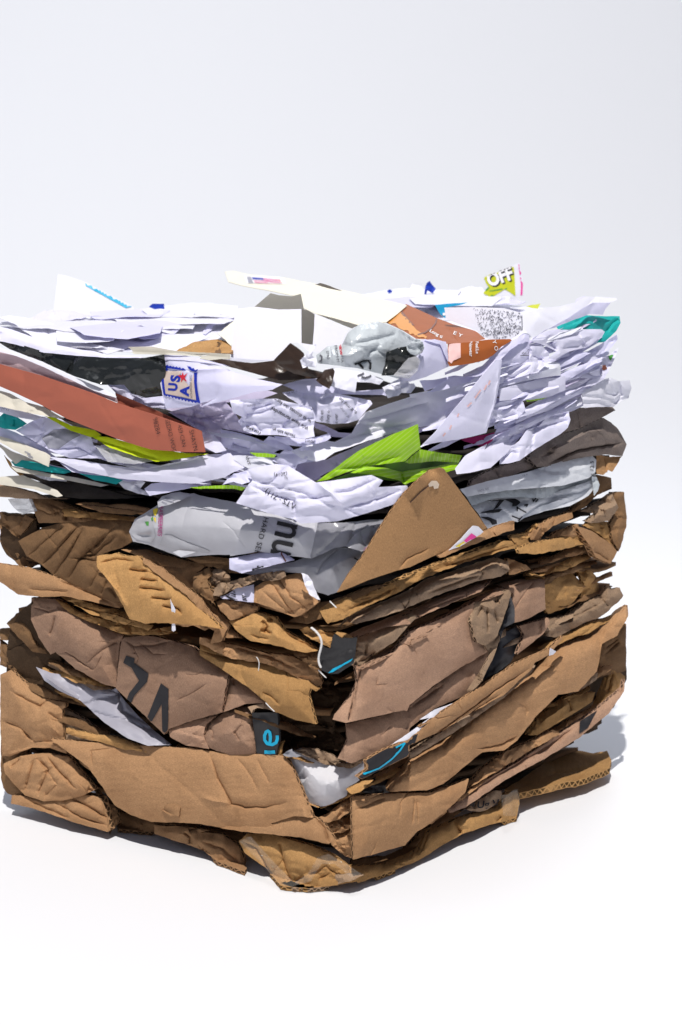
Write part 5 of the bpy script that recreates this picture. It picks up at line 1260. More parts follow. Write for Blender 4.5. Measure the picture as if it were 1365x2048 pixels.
RP = [
  ('rp_roll', 'folded white sheet rolled over under the teal paper at the upper right', 'white', 'R 300,512 330,488 430,440 500,405 800,400 1020,395 1062,422 1040,462 900,572 700,622 560,702 490,692 580,622 500,582 400,542', 10, dict(bulge=5, amp=1.3, wl=30, cr=['R 480,470 530,560 580,620;2.6;5', 'R 600,600 800,560 980,470;1.6;6'])),
  ('rp_crump', 'crumpled white sheet stepping down below the upright printed sheet, right side', 'white', 'R 300,562 430,572 500,640 490,722 380,822 200,882 0,952 0,800 120,765 298,702', 9, dict(amp=2.2, wl=18, cr=['R 0,940 150,880 330,760;2;4', 'R 320,660 420,700 460,760;2;4', 'R 20,860 280,740;1.6;4'])),
  ('rp_block', 'white folded block with a bright top edge in the middle of the right papers', 'bright', 'R 388,822 480,722 602,735 617,782 615,862 450,882 250,922 0,972 0,945 250,890', 11, dict(amp=.9, cr=['R 390,830 612,780;-2;6'])),
  ('rp_band', 'smooth white band with a square right end below the folded block', 'white', 'R 0,1002 150,962 400,905 600,882 650,863 665,882 665,1012 500,1082 300,1112 200,1092 100,1112 0,1122', 12, dict(amp=1, wl=34)),
  ('rp_under', 'lavender shaded sheet between the folded block and the smooth band', 'lav', 'R 0,960 250,915 450,875 620,855 640,875 400,910 150,965 0,1015', 7, dict(amp=.8)),
  ('rp_strips', 'stacked thin sheet edges under the rolled white sheet on the right', 'lav', 'R 600,742 700,702 850,642 1000,562 1120,490 1185,448 1192,500 1130,582 1040,642 900,682 800,742 622,832', 6, dict(amp=2.6, wl=12, an=-.45, nf=7, st=2.2)),
  ('rp_right', 'white folded paper standing between sheet edges near the right outline', 'white', 'R 620,852 780,780 850,692 990,582 1112,602 1102,652 1020,702 1012,862 960,872 900,842', 8, dict(amp=1.8, wl=18)),
  ('rp_crease', 'creased white paper wad under the stacked thin edges at the right', 'white', 'R 622,852 740,790 860,752 920,792 1002,872 960,892 820,892 670,932 662,882', 10, dict(amp=2.2, wl=14, cr=['R 700,850 840,800 990,880;2.4;4'])),
  ('rp_flower', 'crumpled paper with dark and green print at the right outline', 'white', 'R 1018,722 1062,672 1112,662 1202,582 1180,642 1140,742 1092,842 1010,852', 7, dict(amp=2.4, wl=10)),
  ('rp_scrap', 'small bright crumpled scrap right of the smooth white band', 'bright', 'R 665,962 810,922 850,972 780,1002 670,1027', 9, dict(amp=1.8, wl=10)),
  ('rp_tongue', 'white pointed tongue of paper above the far right sheet', 'white', 'R 848,982 900,922 1092,832 1062,892 960,962', 10, dict(amp=.9)),
  ('rp_far', 'crumpled sheet sticking out furthest to the right, half in shadow', 'bright', 'R 830,1022 960,960 1062,902 1122,890 1200,922 1312,912 1332,992 1302,1092 1232,1122 1150,1182 1000,1182 850,1192 838,1102', 8, dict(amp=2.4, wl=22, cr=['R 1040,1040 1180,1060 1200,1000;2.4;5', 'R 1200,920 1230,1060 1160,1170;2.6;5'])),
  ('rp_tri', 'small bright folded triangle of paper pointing up at the right', 'bright', 'R 455,1252 640,1132 812,1045 850,1132 820,1162 700,1202 600,1232', 8, dict(amp=1.4, cr=['R 640,1180 780,1130 815,1050;2.6;4', 'R 480,1245 700,1190;1.6;4'])),
  ('rp_shadeband', 'grey shaded sheets crossing under the smooth white band', 'shade', 'R 190,1302 300,1182 500,1082 760,1012 850,1012 800,1052 620,1142 450,1252 560,1240 700,1232 690,1272 480,1282 380,1302 240,1332', 3, dict(amp=1.6, wl=16, an=-.4)),
  ('rp_low', 'large lavender white sheet hanging lowest over the grey roll on the right', 'white', 'R 278,1412 400,1372 480,1282 600,1240 700,1228 702,1272 715,1312 690,1392 620,1452 370,1602 200,1722 100,1752 0,1762 0,1692 100,1602 200,1522', 9, dict(amp=2, wl=30, cr=['R 280,1412 380,1400 500,1360 700,1310;2.6;5', 'R 480,1285 620,1265 700,1240;2;4', 'R 0,1720 120,1640 200,1650;2;5'])),
  ('rp_lav_a', 'dark lavender folded sheet left of the lowest hanging sheet', 'lav', 'R -170,1640 -60,1480 0,1330 180,1330 262,1352 200,1452 60,1552 0,1642 -100,1730', 6, dict(amp=1.6)),
  ('rp_lav_b', 'thin lavender layer with a dark slit above the lowest hanging sheet', 'lav', 'R 200,1322 380,1302 480,1282 400,1372 280,1412 220,1482 60,1562 262,1352', 7, dict(amp=1.2)),
  ('rp_mid', 'crumpled white sheet between the big triangle and the shaded sheets', 'white', 'R -120,1210 0,1132 190,1102 240,1132 262,1212 180,1302 0,1322 -110,1350', 10, dict(amp=2.2, wl=16, cr=['R 0,1240 100,1180 200,1110;2.4;5', 'R 0,1300 180,1250;2;4'])),
  ('rp_tail', 'pale crumpled sheet tail next to the fuchsia paper', 'white', 'C 270,1300 330,1220 460,1150 440,1190 560,1100 682,1042 680,1082 580,1202 480,1292 360,1322 280,1330', 8, dict(amp=2.2, wl=16)),
]
for key, lab, mt, poly, dd, kw in RP:
    piece(key, 'paper_sheet', lab, PA, mt, poly, dd, surf='R', group='white sheets in the right side of the pile', tilt=3.0, **kw)
decal(PIECES['rp_flower'], 'R 1030,770 1065,760 1085,800 1050,815 1025,800', 'inkbrown', 'print_spot', .4, 2)
decal(PIECES['rp_flower'], 'R 1095,655 1150,660 1120,715 1100,700', 'inkgreen', 'print_spot', .4, 2)
piece('fuchsia', 'paper_sheet', 'small fuchsia pink paper corner under the big lavender white triangle', PA, 'fuchsia',
  'C 300,1122 400,1105 505,1083 490,1132 440,1172 325,1135', 9, amp=.7, surf='R')
piece('brown_sliver', 'sheet_edge', 'narrow brown sliver between the lavender sheets on the right', CB, 'tan',
  'C 370,1307 460,1252 560,1160 600,1150 500,1272 420,1302', 9, amp=.6, th=.6, surf='R')
piece('green_sliver', 'sheet_edge', 'narrow dark green paper sliver under the smooth white band', PA, 'green',
  'R 262,1112 400,1095 480,1085 430,1105 280,1132', 9, amp=.2, surf='R', g=3, tuck=0)
piece('grey_top', 'grey_cardboard', 'upper grey brown folded board under the far right sheet', CB, 'grey',
  'R 690,1260 830,1192 1140,1182 1172,1217 1050,1282 900,1352 800,1402 690,1432 600,1470 640,1400', 3, surf='R', amp=1.6, tuck=3)
piece('grey_main', 'grey_cardboard', 'thick grey brown rolled board with a long crack at the right outline', CB, 'grey',
  'R 360,1602 600,1472 780,1422 1050,1292 1082,1312 1180,1382 1242,1482 1282,1562 1242,1682 1100,1662 900,1682 700,1722 500,1782 380,1792 300,1702', 3, surf='R', bulge=8, amp=1.3, th=5, cr=['R 480,1760 620,1690 780,1620 1000,1580 1250,1545;5;4', 'R 500,1640 700,1540 900,1430 1080,1420;-5;10', 'R 400,1700 560,1620;2.4;6'])
piece('grey_crush', 'grey_cardboard', 'dark crushed grey board sloping down left towards the triangular card', CB, 'grey',
  'R 0,1790 150,1752 370,1612 480,1642 482,1742 380,1792 200,1842 80,1902 -300,1990 -280,1930 -150,1850', -3, surf='R', amp=2.6, wl=12)
# ------------------------------------------------------------------ top of the pile
TK = dict(surf='T', tuck=0, g=4.5)
piece('top_left', 'paper_sheet', 'broad white sheet covering the left half of the top of the pile', PA, 'bright',
  'A -20,448 60,440 150,428 350,388 500,375 700,358 900,342 1100,328 B 60,318 230,322 215,350 200,440 190,560 A 1290,560 1040,602 760,580 640,628 560,604 400,585 250,548 100,485', 2, amp=1.0, wl=30, bulge=0, **TK)
TS = [
  ('ts_a', 'white sheet with a curled shaded edge at the back left of the pile top', 'A 135,418 220,400 300,387 430,382 520,400 605,424 500,432 400,432 250,425', 9, 'white', dict(amp=2.0, wl=20, nf=5)),
  ('ts_b', 'flat white sheet in the middle of the pile top, beside the brown torn scrap', 'A 640,560 760,520 960,500 1180,500 1250,520 1160,548 1040,602 760,578', 7, 'bright', dict(amp=1.2, wl=24, nf=3)),
  ('ts_c', 'folded white sheet with grey shaded creases on the left of the pile top', 'A 300,480 480,440 640,410 800,420 820,470 720,530 560,590 400,560', 6, 'bright', dict(amp=2.2, wl=20, nf=6)),
  ('ts_d', 'white sheet with a raised folded peak left of the upright white card', 'A 815,492 960,432 1100,410 1160,385 1140,440 1060,470 1030,500 900,500', 9, 'bright', dict(amp=1.6, wl=20, nf=5)),
  ('ts_e', 'thin white sheet along the front left rim of the pile top', 'A -20,452 100,440 300,470 480,540 640,590 560,604 400,588 250,550 100,488', 5, 'bright', dict(amp=1.8, wl=22, nf=4)),
  ('ts_f', 'grey shaded curled strip left of the upright white card', 'A 1195,462 1280,420 1365,400 B 120,392 210,395 200,420 80,445 30,480 A 1225,482', 10, 'lav', dict(amp=2.2, wl=16, nf=4)),
  ('ts_g', 'back right white sheet behind the cream envelope on the pile top', 'B 900,240 1080,238 1240,268 1365,300 C 60,275 200,272 350,315 250,325 120,325 0,322 B 1240,320 1050,285', 10, 'lav', dict(amp=2.0, wl=22, nf=4)),
  ('ts_h', 'white crumpled tuft behind the cream envelope, beside the blue knot', 'B 1240,240 1260,205 1330,198 C 0,205 70,215 100,255 60,270 0,262 B 1290,265', 8, 'bright', dict(amp=1.2, wl=20, nf=4)),
  ('ts_i', 'white sheet with dotted print under the lime coupon at the back', 'C 225,280 300,235 420,215 470,250 480,290 430,300 340,312 260,300', 10, 'bright', dict(amp=2.4, wl=16, nf=4)),
  ('ts_j', 'pale blue sheet lying at the back right of the pile top', 'C 330,312 420,290 560,285 690,300 640,325 480,330 380,330', 9, 'lav', dict(amp=1.6, wl=20, nf=3)),
]
for key, lab, poly, dd, mt, kw in TS:
    piece(key, 'paper_sheet', lab, PA, mt, poly, dd * .45 + 1.2, bulge=0, surf='T', tuck=0, g=4.5, group='white sheets on top of the pile', **kw)
piece('top_right', 'paper_sheet', 'broad white sheet covering the right half of the top of the pile', PA, 'bright',
  'B 700,190 960,225 1240,245 1365,250 C 100,250 430,250 700,290 960,296 1010,320 860,385 700,492 600,535 430,520 210,410 160,390 0,325 B 1230,330 850,240', 3, amp=1.0, wl=30, bulge=0, **TK)
piece('left_env', 'envelope', 'white envelope corner standing up at the back left with a cyan stripe', 'envelope', 'bright',
  'A 315,400 320,360 345,145 380,148 510,190 650,265 790,335 800,352 700,378 500,400', 0, surf=('V', 1.476, .7), amp=.6, bulge=0, tuck=0, nf=1, wl=50, th=.5, rag=.15, g=4)
decal(PIECES['left_env'], 'A 508,190 525,195 660,268 795,334 750,345 640,285 510,213', 'inkcyan', 'stripe')
piece('blue_scrap', 'paper_scrap', 'small blue and white scrap at the back left of the pile top', PA, 'blue',
  'A 885,338 905,320 975,318 978,350 920,352', 0, surf=('V', 1.515), amp=.6, tuck=0, bulge=0, g=3)
piece('blue_knot', 'paper_scrap', 'crumpled bright blue scrap sticking up at the back centre', PA, 'blue',
  'C 85,275 92,215 100,195 118,183 132,205 155,230 135,258 105,240 96,268', 0, surf=('V', 1.58), amp=2.4, wl=8, tuck=0, g=2.6, th=.6)
piece('blue_dot', 'paper_scrap', 'tiny blue scrap on the white sheet left of the blue knot', PA, 'blue',
  'B 1110,245 1125,233 1142,240 1140,252 1122,257', 0, surf=('V', 1.59), amp=.5, tuck=0, g=2.6)
# cream envelope with flag stamp
p = piece('cream_env', 'envelope', 'long cream envelope with a flag stamp lying across the top of the pile', 'envelope', 'cream',
  'B 150,130 200,126 280,145 500,168 600,188 700,205 850,240 1230,330 1170,385 1108,432 930,452 760,400 690,380 615,345 560,272 400,240 250,212 170,190', 12, amp=.4, nf=1, wl=60, bulge=0, rag=.15, th=.6, **TK)
decal(p, 'Y 75,105 750,125 780,245 120,235', 'inkwhite', 'stamp', .3, 3)
decal(p, 'Y 120,122 190,122 235,230 150,230', 'inksoft', 'stamp_print', .5, 3)
decal(p, 'Y 205,130 400,145 410,178 225,170', 'inkblue', 'stamp_print', .55, 3)
decal(p, 'Y 400,148 530,160 690,182 690,190 530,172 405,160|Y 408,172 530,185 690,205 690,213 530,196 408,183|Y 232,186 400,192 690,226 690,234 400,203 238,196|Y 250,212 480,222 480,232 255,222', 'inkpink', 'stamp_print', .55, 3)
decal(p, 'Y 530,165 690,160 730,235 480,236 250,232 250,226 480,228 700,229 680,200', 'inkpale', 'stamp_print', .42, 3)
piece('cream_slit', 'lifted_edge', 'small golden shaded slit where the cream envelope edge lifts', 'envelope', 'cream',
  'B 683,205 715,195 770,212 845,242 780,232', 0, surf=('V', 1.42, -1.2), amp=.1, tuck=0, bulge=0, g=3, parent='cream_env')
piece('cream_flap', 'envelope_flap', 'tan shaded raised flap of the cream envelope behind the upright white card', 'envelope', 'cream',
  'B 325,336 420,256 470,268 545,275 600,260 618,350 628,360 605,350 540,352 470,353', 0, surf=('V', 1.275, -1.1), amp=.4, nf=1, tuck=0, bulge=0, rag=.15, th=.5, parent='cream_env')
piece('cream_left', 'envelope', 'cream envelope edge visible left of the upright white card', 'envelope', 'cream',
  'B 105,500 150,470 215,425 205,560 185,585 130,535', 6, amp=.6, bulge=0, rag=.15, **TK)
p = piece('white_card', 'paper_card', 'upright blank white card standing at the front of the pile top', 'card', 'bright',
  'B 212,350 330,337 470,352 605,345 606,552 585,545 535,556 440,655 300,655 184,650 200,440', 0, surf=('V', 1.265, .5), amp=.35, nf=1, wl=60, bulge=0, tuck=0, rag=.15, th=1.2)
p = piece('white_box', 'paper_card', 'larger blank white card just behind the upright card, catching its shadow', 'card', 'bright',
  'B 560,340 615,350 690,382 890,468 860,520 850,565 800,600 700,610 640,600 600,560 560,540', 0, surf=('V', 1.303, .5), amp=.35, nf=1, wl=60, bulge=0, tuck=0, rag=.15, th=1.2)
piece('cream_under', 'folded_edge', 'narrow brown shaded gap under the front edge of the cream envelope', 'envelope', 'cream',
  'B 690,378 760,395 940,445 905,466 890,462', 0, surf=('V', 1.28, -1.5), amp=.1, tuck=0, bulge=0, g=3, parent='cream_env')
piece('brown_torn', 'torn_cardboard', 'torn brown cardboard scrap on the front rim left of the upright card', CB, 'gold',
  'A 1040,602 1090,575 1160,545 1290,528 B 105,532 155,545 187,582 183,612 80,612 A 1290,610 1150,612', 10, surf='B', amp=1.4, rag=1.5, th=2, tuck=2, cr=['A 1250,600 1320,540;2;4'])
piece('dark_scrap', 'crumpled_cardboard', 'dark brown folded end of the torn scrap beside the upright card', CB, 'umber',
  'A 1250,612 1300,560 B 100,545 150,560 186,585 184,620 100,615', 12, surf='B', amp=2, wl=9, g=3.4)
piece('dark_card', 'glossy_board', 'dark brown glossy board with a torn peak in front of the upright card', CB, 'brownglossy',
  'B 440,655 535,553 570,575 612,612 640,702 730,735 700,760 560,735 480,692', 13, surf='S', amp=.8, rag=.8, tuck=0, th=1)
piece('dark_long', 'glossy_board', 'long dark board edge under the upright card along the front rim', CB, 'brownglossy',
  'A 1050,612 1250,622 B 0,625 180,655 300,672 440,657 500,700 700,732 722,762 640,765 560,772 465,772 330,735 200,700 100,675 0,655 A 1250,640', 7, surf='S', amp=1, tuck=1, th=1)
for key, poly, lab in [
  ('rim_a', 'A 760,575 900,572 1050,600 1365,618 B 180,648 100,645 0,632 A 1250,622 1000,612 800,612', 'stack of thin white card edges along the front rim of the pile top'),
  ('rim_b', 'B 108,640 180,636 300,650 440,655 300,668 180,655', 'thin white sheet edge directly under the upright white card')]:
    piece(key, 'sheet_edge', lab, PA, 'ivory' if key == 'rim_a' else 'bright', poly, 11, surf='S', amp=.5, tuck=0, bulge=0, rag=.3)
p = piece('rim_line', 'sheet_edge', 'narrow cream card edge just below the torn brown scrap', PA, 'cream',
  'A 780,605 1050,612 1365,640 B 60,655 0,645 A 1200,630 1000,622 800,618', 13, surf='S', amp=.2, tuck=0, bulge=0, rag=.2)
# silver bag
p = piece('silver_bag', 'plastic_bag', 'bulging silver grey plastic bag with red and black lettering near the top front', 'plastic bag', 'silver',
  'B 690,625 760,570 845,562 880,492 950,440 1060,422 1180,468 1240,505 1290,542 1332,560 1322,650 1280,740 1250,782 1100,742 940,702 860,692 700,672', 13, surf='S', amp=1.5, wl=30, nf=3, bulge=10, bl=40, tuck=8, tl=18, g=3.6, tilt=0,
  cr=['B 900,560 1000,540 1180,500;2.4;7', 'B 950,690 1000,610 1080,560;2.4;6', 'B 1180,480 1260,540 1330,580;2.4;5', 'N 420,600 520,570 640,560;2;4'])
text(p, 'NEW', 'N 235,368', 5.4, 82, 'inkred', 1.2, .02)
text(p, 'HA', 'N 258,510', 5.4, 82, 'inkgrey', 1.2, 0)
text(p, 'FROM M', 'N 183,380', 5.4, 82, 'inkgrey', 1.15)
text(p, 'and useful', 'N 130,400', 3.2, 80, 'inksoft', 1.0)
text(p, 'EMO', 'N 82,450', 5, 84, 'inkgrey', 1.1)
strokes(p, 'N 430,610 480,595 540,570 600,565 630,600 625,660 590,700 540,695 530,650 480,600', 4.2, 'ink', 'printed_mark')
strokes(p, 'N 5,500 30,520 25,560 0,580', 3, 'inkgrey', 'printed_mark')
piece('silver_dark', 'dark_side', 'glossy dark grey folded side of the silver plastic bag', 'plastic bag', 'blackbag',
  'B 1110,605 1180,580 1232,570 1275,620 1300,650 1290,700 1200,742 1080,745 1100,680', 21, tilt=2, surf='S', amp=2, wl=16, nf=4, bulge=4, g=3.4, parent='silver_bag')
piece('silver_pane', 'clear_pane', 'pale translucent pane on the dark side of the silver bag', 'plastic bag', 'clear',
  'B 1190,700 1240,640 1290,630 1310,660 1290,720 1240,765 1150,745', 23, tilt=1, surf='S', amp=1.2, wl=12, g=3.4, parent='silver_bag')
piece('silver_crimp', 'crimped_neck', 'crimped silver neck of the plastic bag at its right side', 'plastic bag', 'silver',
  'N 1080,380 1200,300 1280,330 1300,400 1270,470 1200,510 1130,480 1090,440', 23, tilt=1, surf='S', amp=3.4, wl=8, nf=6, bulge=5, g=3, parent='silver_bag')
piece('bag_strip', 'paper_sheet', 'white folded strip with a dark curved mark under the silver bag', PA, 'bright',
  'N 60,665 180,660 330,680 560,715 780,790 795,810 740,865 640,840 460,830 440,960 300,930 120,880 180,720', 13, surf='S', amp=1, bulge=4, tuck=2, g=3.6)
strokes(PIECES['bag_strip'], 'N 470,760 530,735 570,700|N 515,770 560,785 620,765 640,735', 3.6, 'inkgrey', 'printed_mark')
piece('bag_brown', 'plastic_bag', 'dark brown netted fold at the left end of the white folded strip', 'plastic bag', 'brownglossy',
  'B 688,772 740,712 790,703 800,720 785,790 768,825 720,800', 16, surf='S', amp=1.2, bulge=4, g=3)
piece('lace', 'paper_scrap', 'crumpled white crinkled tuft left of the silver bag', PA, 'bright',
  'B 595,655 640,610 655,570 690,560 665,625 690,650 688,698 640,692 612,700', 16, surf='S', amp=3, wl=6, nf=4, g=2.8)
piece('tissue', 'paper_sheet', 'smooth lavender tissue sheet hanging right of the silver bag', PA, 'lav',
  'C -50,640 20,560 90,528 180,550 237,660 230,692 100,752 0,782 -60,770', 14, surf='S', amp=1.2, wl=40, nf=2, bulge=4, tuck=1, rag=.3)
piece('tissue_inner', 'paper_sheet', 'pale lavender sheet edge between the tissue sheet and the orange flyer', PA, 'lav',
  'C 85,535 150,530 215,545 232,640 235,680 180,560', 11, surf='S', amp=.6)
piece('crum_low', 'paper_scrap', 'small crumpled white tissue wad under the dark side of the silver bag', PA, 'bright',
  'N 780,900 930,820 1080,752 1110,850 1170,850 1190,890 1130,970 1010,965 980,1000 850,1030', 13, surf='S', amp=3, wl=9, nf=6, g=3)
piece('white_low', 'paper_sheet', 'white sheet edge running under the silver bag into the dark gap', PA, 'lav',
  'B 490,800 600,770 700,755 830,825 930,838 1090,825 1130,870 1080,860 900,858 790,855 600,848', 7, surf='S', amp=1.4, wl=20)
# orange flyer
p = piece('orange_top', 'flyer', 'glossy orange brown flyer with white lettering lying across the top right front', 'flyer', 'orange',
  'O 20,215 90,120 205,38 350,105 480,165 650,230 850,290 880,310 950,368 830,395 700,405 610,415 500,400 370,370 300,365 180,290', 13, surf='B', amp=.6, nf=2, wl=40, bulge=1, tuck=0, rag=.15, th=.5, cr=['O 700,405 640,330 600,250;.8;4'])
decal(p, 'O 20,215 90,122 150,110 230,200 300,285 400,350 380,372 300,365 180,290', 'inkorange', 'picture')
decal(p, 'O 130,95 160,100 230,190 280,240 260,245 200,190', 'inkbrown', 'picture_arm')
strokes(p, 'O 490,170 480,220 440,270 380,310 310,330', 3, 'inkbrown', 'picture_line')
text(p, 'Long ti', 'O 418,300', 6.2, 29, 'inkwhite', 1.15, .015)
text(p, 'E Y', 'O 640,322', 6.5, 22, 'inkwhite', 1.5, .005)
p = piece('orange_front', 'folded_front', 'folded down front of the orange flyer with sideways white lettering', 'flyer', 'orange',
  'O 600,412 700,405 830,392 980,372 1180,368 1200,380 1100,440 1020,520 930,570 820,598 615,625 595,580', 15, surf='S', amp=.8, nf=2, wl=40, bulge=3, tuck=1, rag=.2, th=.5, parent='orange_top')
decal(p, 'O 600,415 712,408 712,540 640,575 625,600 597,575', 'inkpale', 'picture')
text(p, 'Newear', 'O 792,392', 6.6, 89, 'inkwhite', .95, .008)
text(p, 'Feel.Le', 'O 852,392', 6.2, 89, 'inkwhite', .95, .008)
text(p, 'Y O', 'O 1010,385', 7, 75, 'inkwhite', 1.25, 0)
# label box and right top
p = piece('dot_label', 'paper_card', 'white envelope with a speckled security pattern patch, behind the orange flyer', 'envelope', 'bright',
  'C 205,342 370,338 560,345 662,372 672,400 670,480 640,505 600,532 520,540 430,518 400,480 215,410', 0, surf=('V', 1.351, .35), amp=.4, nf=1, wl=60, bulge=0, tuck=0, rag=.15)
def speckle(p, quad, n, mat):
    """short printed dashes scattered over a quadrilateral patch"""
    Q = parse(quad); rs = np.random.RandomState(11); V = []; F = []
    for k in range(n):
        a, b = rs.rand(), rs.rand()
        c = (Q[0] * (1 - a) + Q[1] * a) * (1 - b) + (Q[3] * (1 - a) + Q[2] * a) * b
        th = rs.choice([.3, 1.2, 2.1, 2.8]) + rs.normal() * .25; l = rs.uniform(1.0, 2.2); w_ = rs.uniform(.3, .5)
        d = np.array([math.cos(th), math.sin(th)]) * l; e = np.array([-math.sin(th), math.cos(th)]) * w_
        k0 = len(V); V += [c[:2] - d - e, c[:2] + d - e, c[:2] + d + e, c[:2] - d + e]; F.append((k0, k0 + 1, k0 + 2, k0 + 3))
    conform(p, np.array(V), F, mat, 'printed_pattern', .3)
speckle(p, 'C 378,345 658,372 668,490 430,515', 330, 'inkgrey')
speckle(p, 'C 420,480 668,440 640,505 520,530', 80, 'inkgrey')
strokes(p, 'C 664,375 668,480', 1.6, 'inkgrey', 'label_edge')
piece('blue_edge', 'paper_sheet', 'blue printed corner just left of the speckled envelope', PA, 'cyanpaper',
  'C 148,325 230,318 345,312 300,325 215,342 212,408 180,380', 0, surf=('V', 1.46, .3), amp=.3, tuck=0, bulge=0, g=3.2)
decal(PIECES['blue_edge'], 'C 195,375 212,372 213,392 196,388', 'inkwhite', 'print', .3, 2)
p = piece('coupon', 'paper_coupon', 'lime and white coupon with thick white letters standing up at the back right', PA, 'bright',
  'C 430,262 438,250 462,218 435,163 480,142 540,120 600,98 650,76 660,120 672,200 674,268 640,280 660,310 520,300', 0, surf=('V', 1.563, .15), amp=.4, nf=1, bulge=0, tuck=0, rag=.15, g=3.4)
decal(p, 'Q 380,490 500,420 700,330 900,255 1025,215 1050,500 1065,860 960,790 840,720 640,840 520,940 370,810 510,680', 'lime', 'print_panel', .25, 3)
decal(p, 'Q 1125,190 1160,165 1200,400 1220,620 1210,840 1170,850 1180,620 1150,400', 'inkpink', 'print_stripe', .3, 3)
text(p, 'OFF', 'Q 545,690', 25, -19, 'ink', .82, .05, 'lettering_shadow', .4)
text(p, 'OFF', 'Q 515,665', 25, -19, 'inkwhite', .82, .045, 'lettering', .7)
strokes(p, 'Q 520,760 600,750 800,715|Q 540,860 600,850|Q 840,720 890,700', 2, 'inkgreen', 'print_lines', .5)
strokes(p, 'Q 370,800 440,750 510,680', 3, 'inkgreen', 'crease_mark', .5)
piece('lime_chip', 'paper_scrap', 'small lime yellow chip at the back right of the pile top', PA, 'lime',
  'R 270,165 330,150 410,138 385,190 330,185', 0, surf=('V', 1.52, .5), amp=.2, tuck=0, bulge=0, g=2.8)
piece('wave', 'paper_sheet', 'large bright sheet curling up in a wave at the top right outline', PA, 'bright',
  'R 225,240 400,190 600,165 760,128 870,65 1000,70 1180,80 1190,100 1110,130 940,130 800,212 680,290 500,392 340,492 300,450 240,400', 0, surf=('V', 1.40, .7, -.5, .20), amp=1.4, wl=30, nf=4, bulge=1, tuck=0, rag=.4)
piece('wave_under', 'shaded_underside', 'lavender shaded underside of the large curling sheet at the top right', PA, 'lav',
  'R 330,500 340,488 500,388 690,283 800,208 940,128 1122,128 1070,192 1042,252 900,242 870,257 700,322 600,362 560,382 460,402 360,482', 11, surf='R', amp=1.2, wl=24, tuck=0, bulge=2, parent='wave')
piece('wave_tip', 'paper_sheet', 'small folded point on the far top right of the curling sheet', PA, 'lav',
  'R 765,125 780,90 860,62 880,70 820,110', 0, surf=('V', 1.46, .6), amp=.4, tuck=0, bulge=0, g=3)
p = piece('teal_right', 'paper_sheet', 'teal folded paper peeking out at the upper right outline', PA, 'teal',
  'R 575,372 680,312 780,285 880,257 1100,265 1212,264 1222,332 1180,412 1062,527 985,532 1060,432 1042,402 800,402 600,402', 4, surf='R', amp=1, wl=26, nf=3, bulge=3, tuck=3, cr=['R 1060,430 1130,350 1200,290;2.4;4', 'R 620,385 860,280;1;5'])

# extra loose sheets scattered over the pile top, and thin sheet edges packed between the traced sheets
rs_ = np.random.RandomState(21)
for k in range(13):
    if k < 9: cx, cy = rs_.uniform(60, 440), rs_.uniform(622, 690)
    else: cx, cy = rs_.uniform(700, 1010), rs_.uniform(590, 628)
    w_, h_ = rs_.uniform(60, 130), rs_.uniform(8, 20); sk = rs_.uniform(-40, 40); tl_ = rs_.uniform(-6, 6)
    q_ = ' '.join('%.1f,%.1f,%.1f' % (cx + a * w_ + b * sk * .5, cy + b * h_ + a * tl_, rs_.uniform(0, 5)) for a, b in ((-1, -.6), (.1, -1), (1, -.5), (.85, .7), (.1, 1), (-.8, .6)))
    piece('loose%d' % k, 'paper_sheet', 'loose white sheet lying flat among the other white sheets on the pile top', PA, ('bright', 'bright', 'lav')[k % 3], 'P ' + q_, rs_.uniform(3, 6.5),
          amp=.8, wl=26, nf=3, bulge=0, surf='T', tuck=0, g=4.2, group='loose flat sheets on the pile top')
for k in range(84):
    if k < 56:                                   # right face: layers climb to the right
        u_ = rs_.uniform(0, 1); cx = rs_.uniform(930, 1215); base = 930 - (cx - 930) * .30
        cy = base - u_ * 210; sl = -.36 - .12 * rs_.rand(); sf = 'R'
        lab = 'thin white sheet edge packed among the layered papers on the right side'; gp = 'thin sheet edges in the right side'
        if cy > 905 - (cx - 930) * .42: cy -= 40
    else:                                        # left face: layers fall to the right
        cx = rs_.uniform(40, 560); cy = 872 + cx * .06 + rs_.uniform(-30, 75); sl = .12 + .1 * rs_.rand(); sf = 'S'
        lab = 'thin white sheet edge packed among the layered papers on the left side'; gp = 'thin sheet edges in the left side'
    L_ = rs_.uniform(40, 95); hh = rs_.uniform(3.5, 9)
    if sf == 'R': cx = min(cx, 1205 - L_)
    pts = []
    for t in np.linspace(-1, 1, 6): pts.append((cx + t * L_, cy + t * L_ * sl - hh * (1 - t * t * .7) + rs_.normal() * 2.0))
    for t in np.linspace(1, -1, 6): pts.append((cx + t * L_, cy + t * L_ * sl + hh * (1 - t * t * .8) + rs_.normal() * 2.0))
    piece('thin%d' % k, 'sheet_edge', lab, PA, ('white', 'bright', 'lav', 'white', 'shade')[k % 5], 'P ' + ' '.join('%.1f,%.1f' % p_ for p_ in pts), rs_.uniform(3, 13) if sf == 'R' else rs_.uniform(-2, 4),
          amp=1.3, wl=12, nf=3, an=math.atan(sl), st=2.2, tuck=2.5, tl=5, surf=sf, g=3.6, group=gp)

piece('card_shadow', 'shadow_strip', None, None, 'ivory', 'B 603,346 640,358 682,381 678,470 670,562 640,558 604,552', 0, surf=('V', 1.268, -.38, -1.05, -.0277), amp=.15, nf=0, bulge=0, tuck=0, rag=.15, g=3.4, th=.6, parent='white_card')  # added strip, leaned and tinted in place of the card's cast shadow
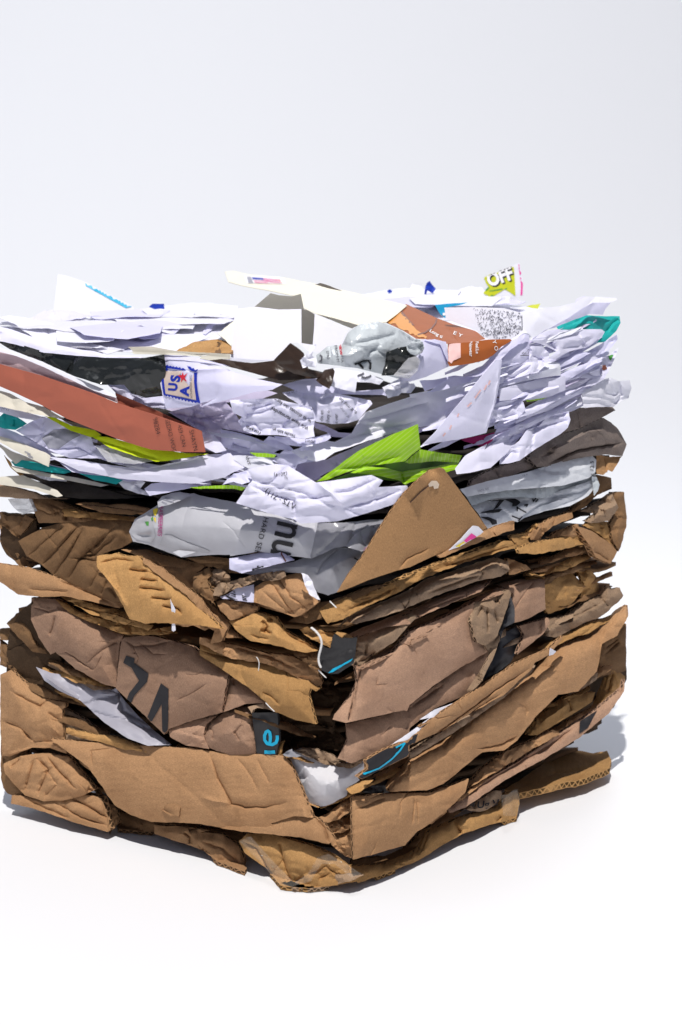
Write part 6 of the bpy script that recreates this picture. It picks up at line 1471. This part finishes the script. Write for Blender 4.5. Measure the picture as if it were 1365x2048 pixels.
# ------------------------------------------------------------------ light, camera, render settings
cd = bpy.data.cameras.new('camera'); cam = bpy.data.objects.new('camera', cd); COL.objects.link(cam)
cam.location = Vector(CAM); cam.rotation_euler = (math.pi / 2 - TILT, 0, 0)
cd.sensor_fit = 'VERTICAL'; cd.sensor_height = 36.0; cd.lens = FPX * 36.0 / PH
cd.clip_start = 0.05; cd.clip_end = 50
cd.dof.use_dof = True; cd.dof.focus_distance = 1.27; cd.dof.aperture_fstop = 11.0
scene.camera = cam

w = bpy.data.worlds.new('World'); scene.world = w; w.use_nodes = True
bg = w.node_tree.nodes['Background']; bg.inputs[0].default_value = (.70, .77, 1.0, 1); bg.inputs[1].default_value = WORLD

def spot(name, loc, target, power, radius, size, color, blend=.6):
    ld = bpy.data.lights.new(name, 'SPOT'); ld.energy = power; ld.shadow_soft_size = radius
    ld.spot_size = math.radians(size); ld.spot_blend = blend; ld.color = color
    o = bpy.data.objects.new(name, ld); COL.objects.link(o); o.location = loc
    o.rotation_euler = (Vector(target) - Vector(loc)).to_track_quat('-Z', 'Y').to_euler()
    return o
az, el, dist = math.radians(KAZ), math.radians(KEL), 3.2
c0 = Vector((0, 1.35, .15))
spot('key_lamp', c0 + Vector((-math.sin(az) * math.cos(el), -math.cos(az) * math.cos(el), math.sin(el))) * dist, c0, KEY, .035, 130, (1, .965, .92), .3)
spot('backdrop_lamp', (-1.2, 1.7, 2.4), (-.1, 3.4, .75), BACK, .5, 110, (.95, .97, 1.0), 1.0)

spot('added_floor_fill', (.6, 3.0, 2.3), (.30, 1.60, 0), FLOOR_FILL, .6, 34, (.93, .96, 1.0), 1.0)  # soft lamp added behind the bale to lighten the ground shadow

scene.view_settings.view_transform = 'Standard'; scene.view_settings.look = 'None'
scene.view_settings.exposure = EXPO; scene.view_settings.gamma = 1; scene.view_settings.use_curve_mapping = False
scene.render.engine = 'CYCLES'
cy = scene.cycles
cy.max_bounces = 8; cy.diffuse_bounces = 5; cy.glossy_bounces = 3; cy.transparent_max_bounces = 8
cy.use_denoising = True
try: cy.denoiser = 'OPENIMAGEDENOISE'
except Exception: pass
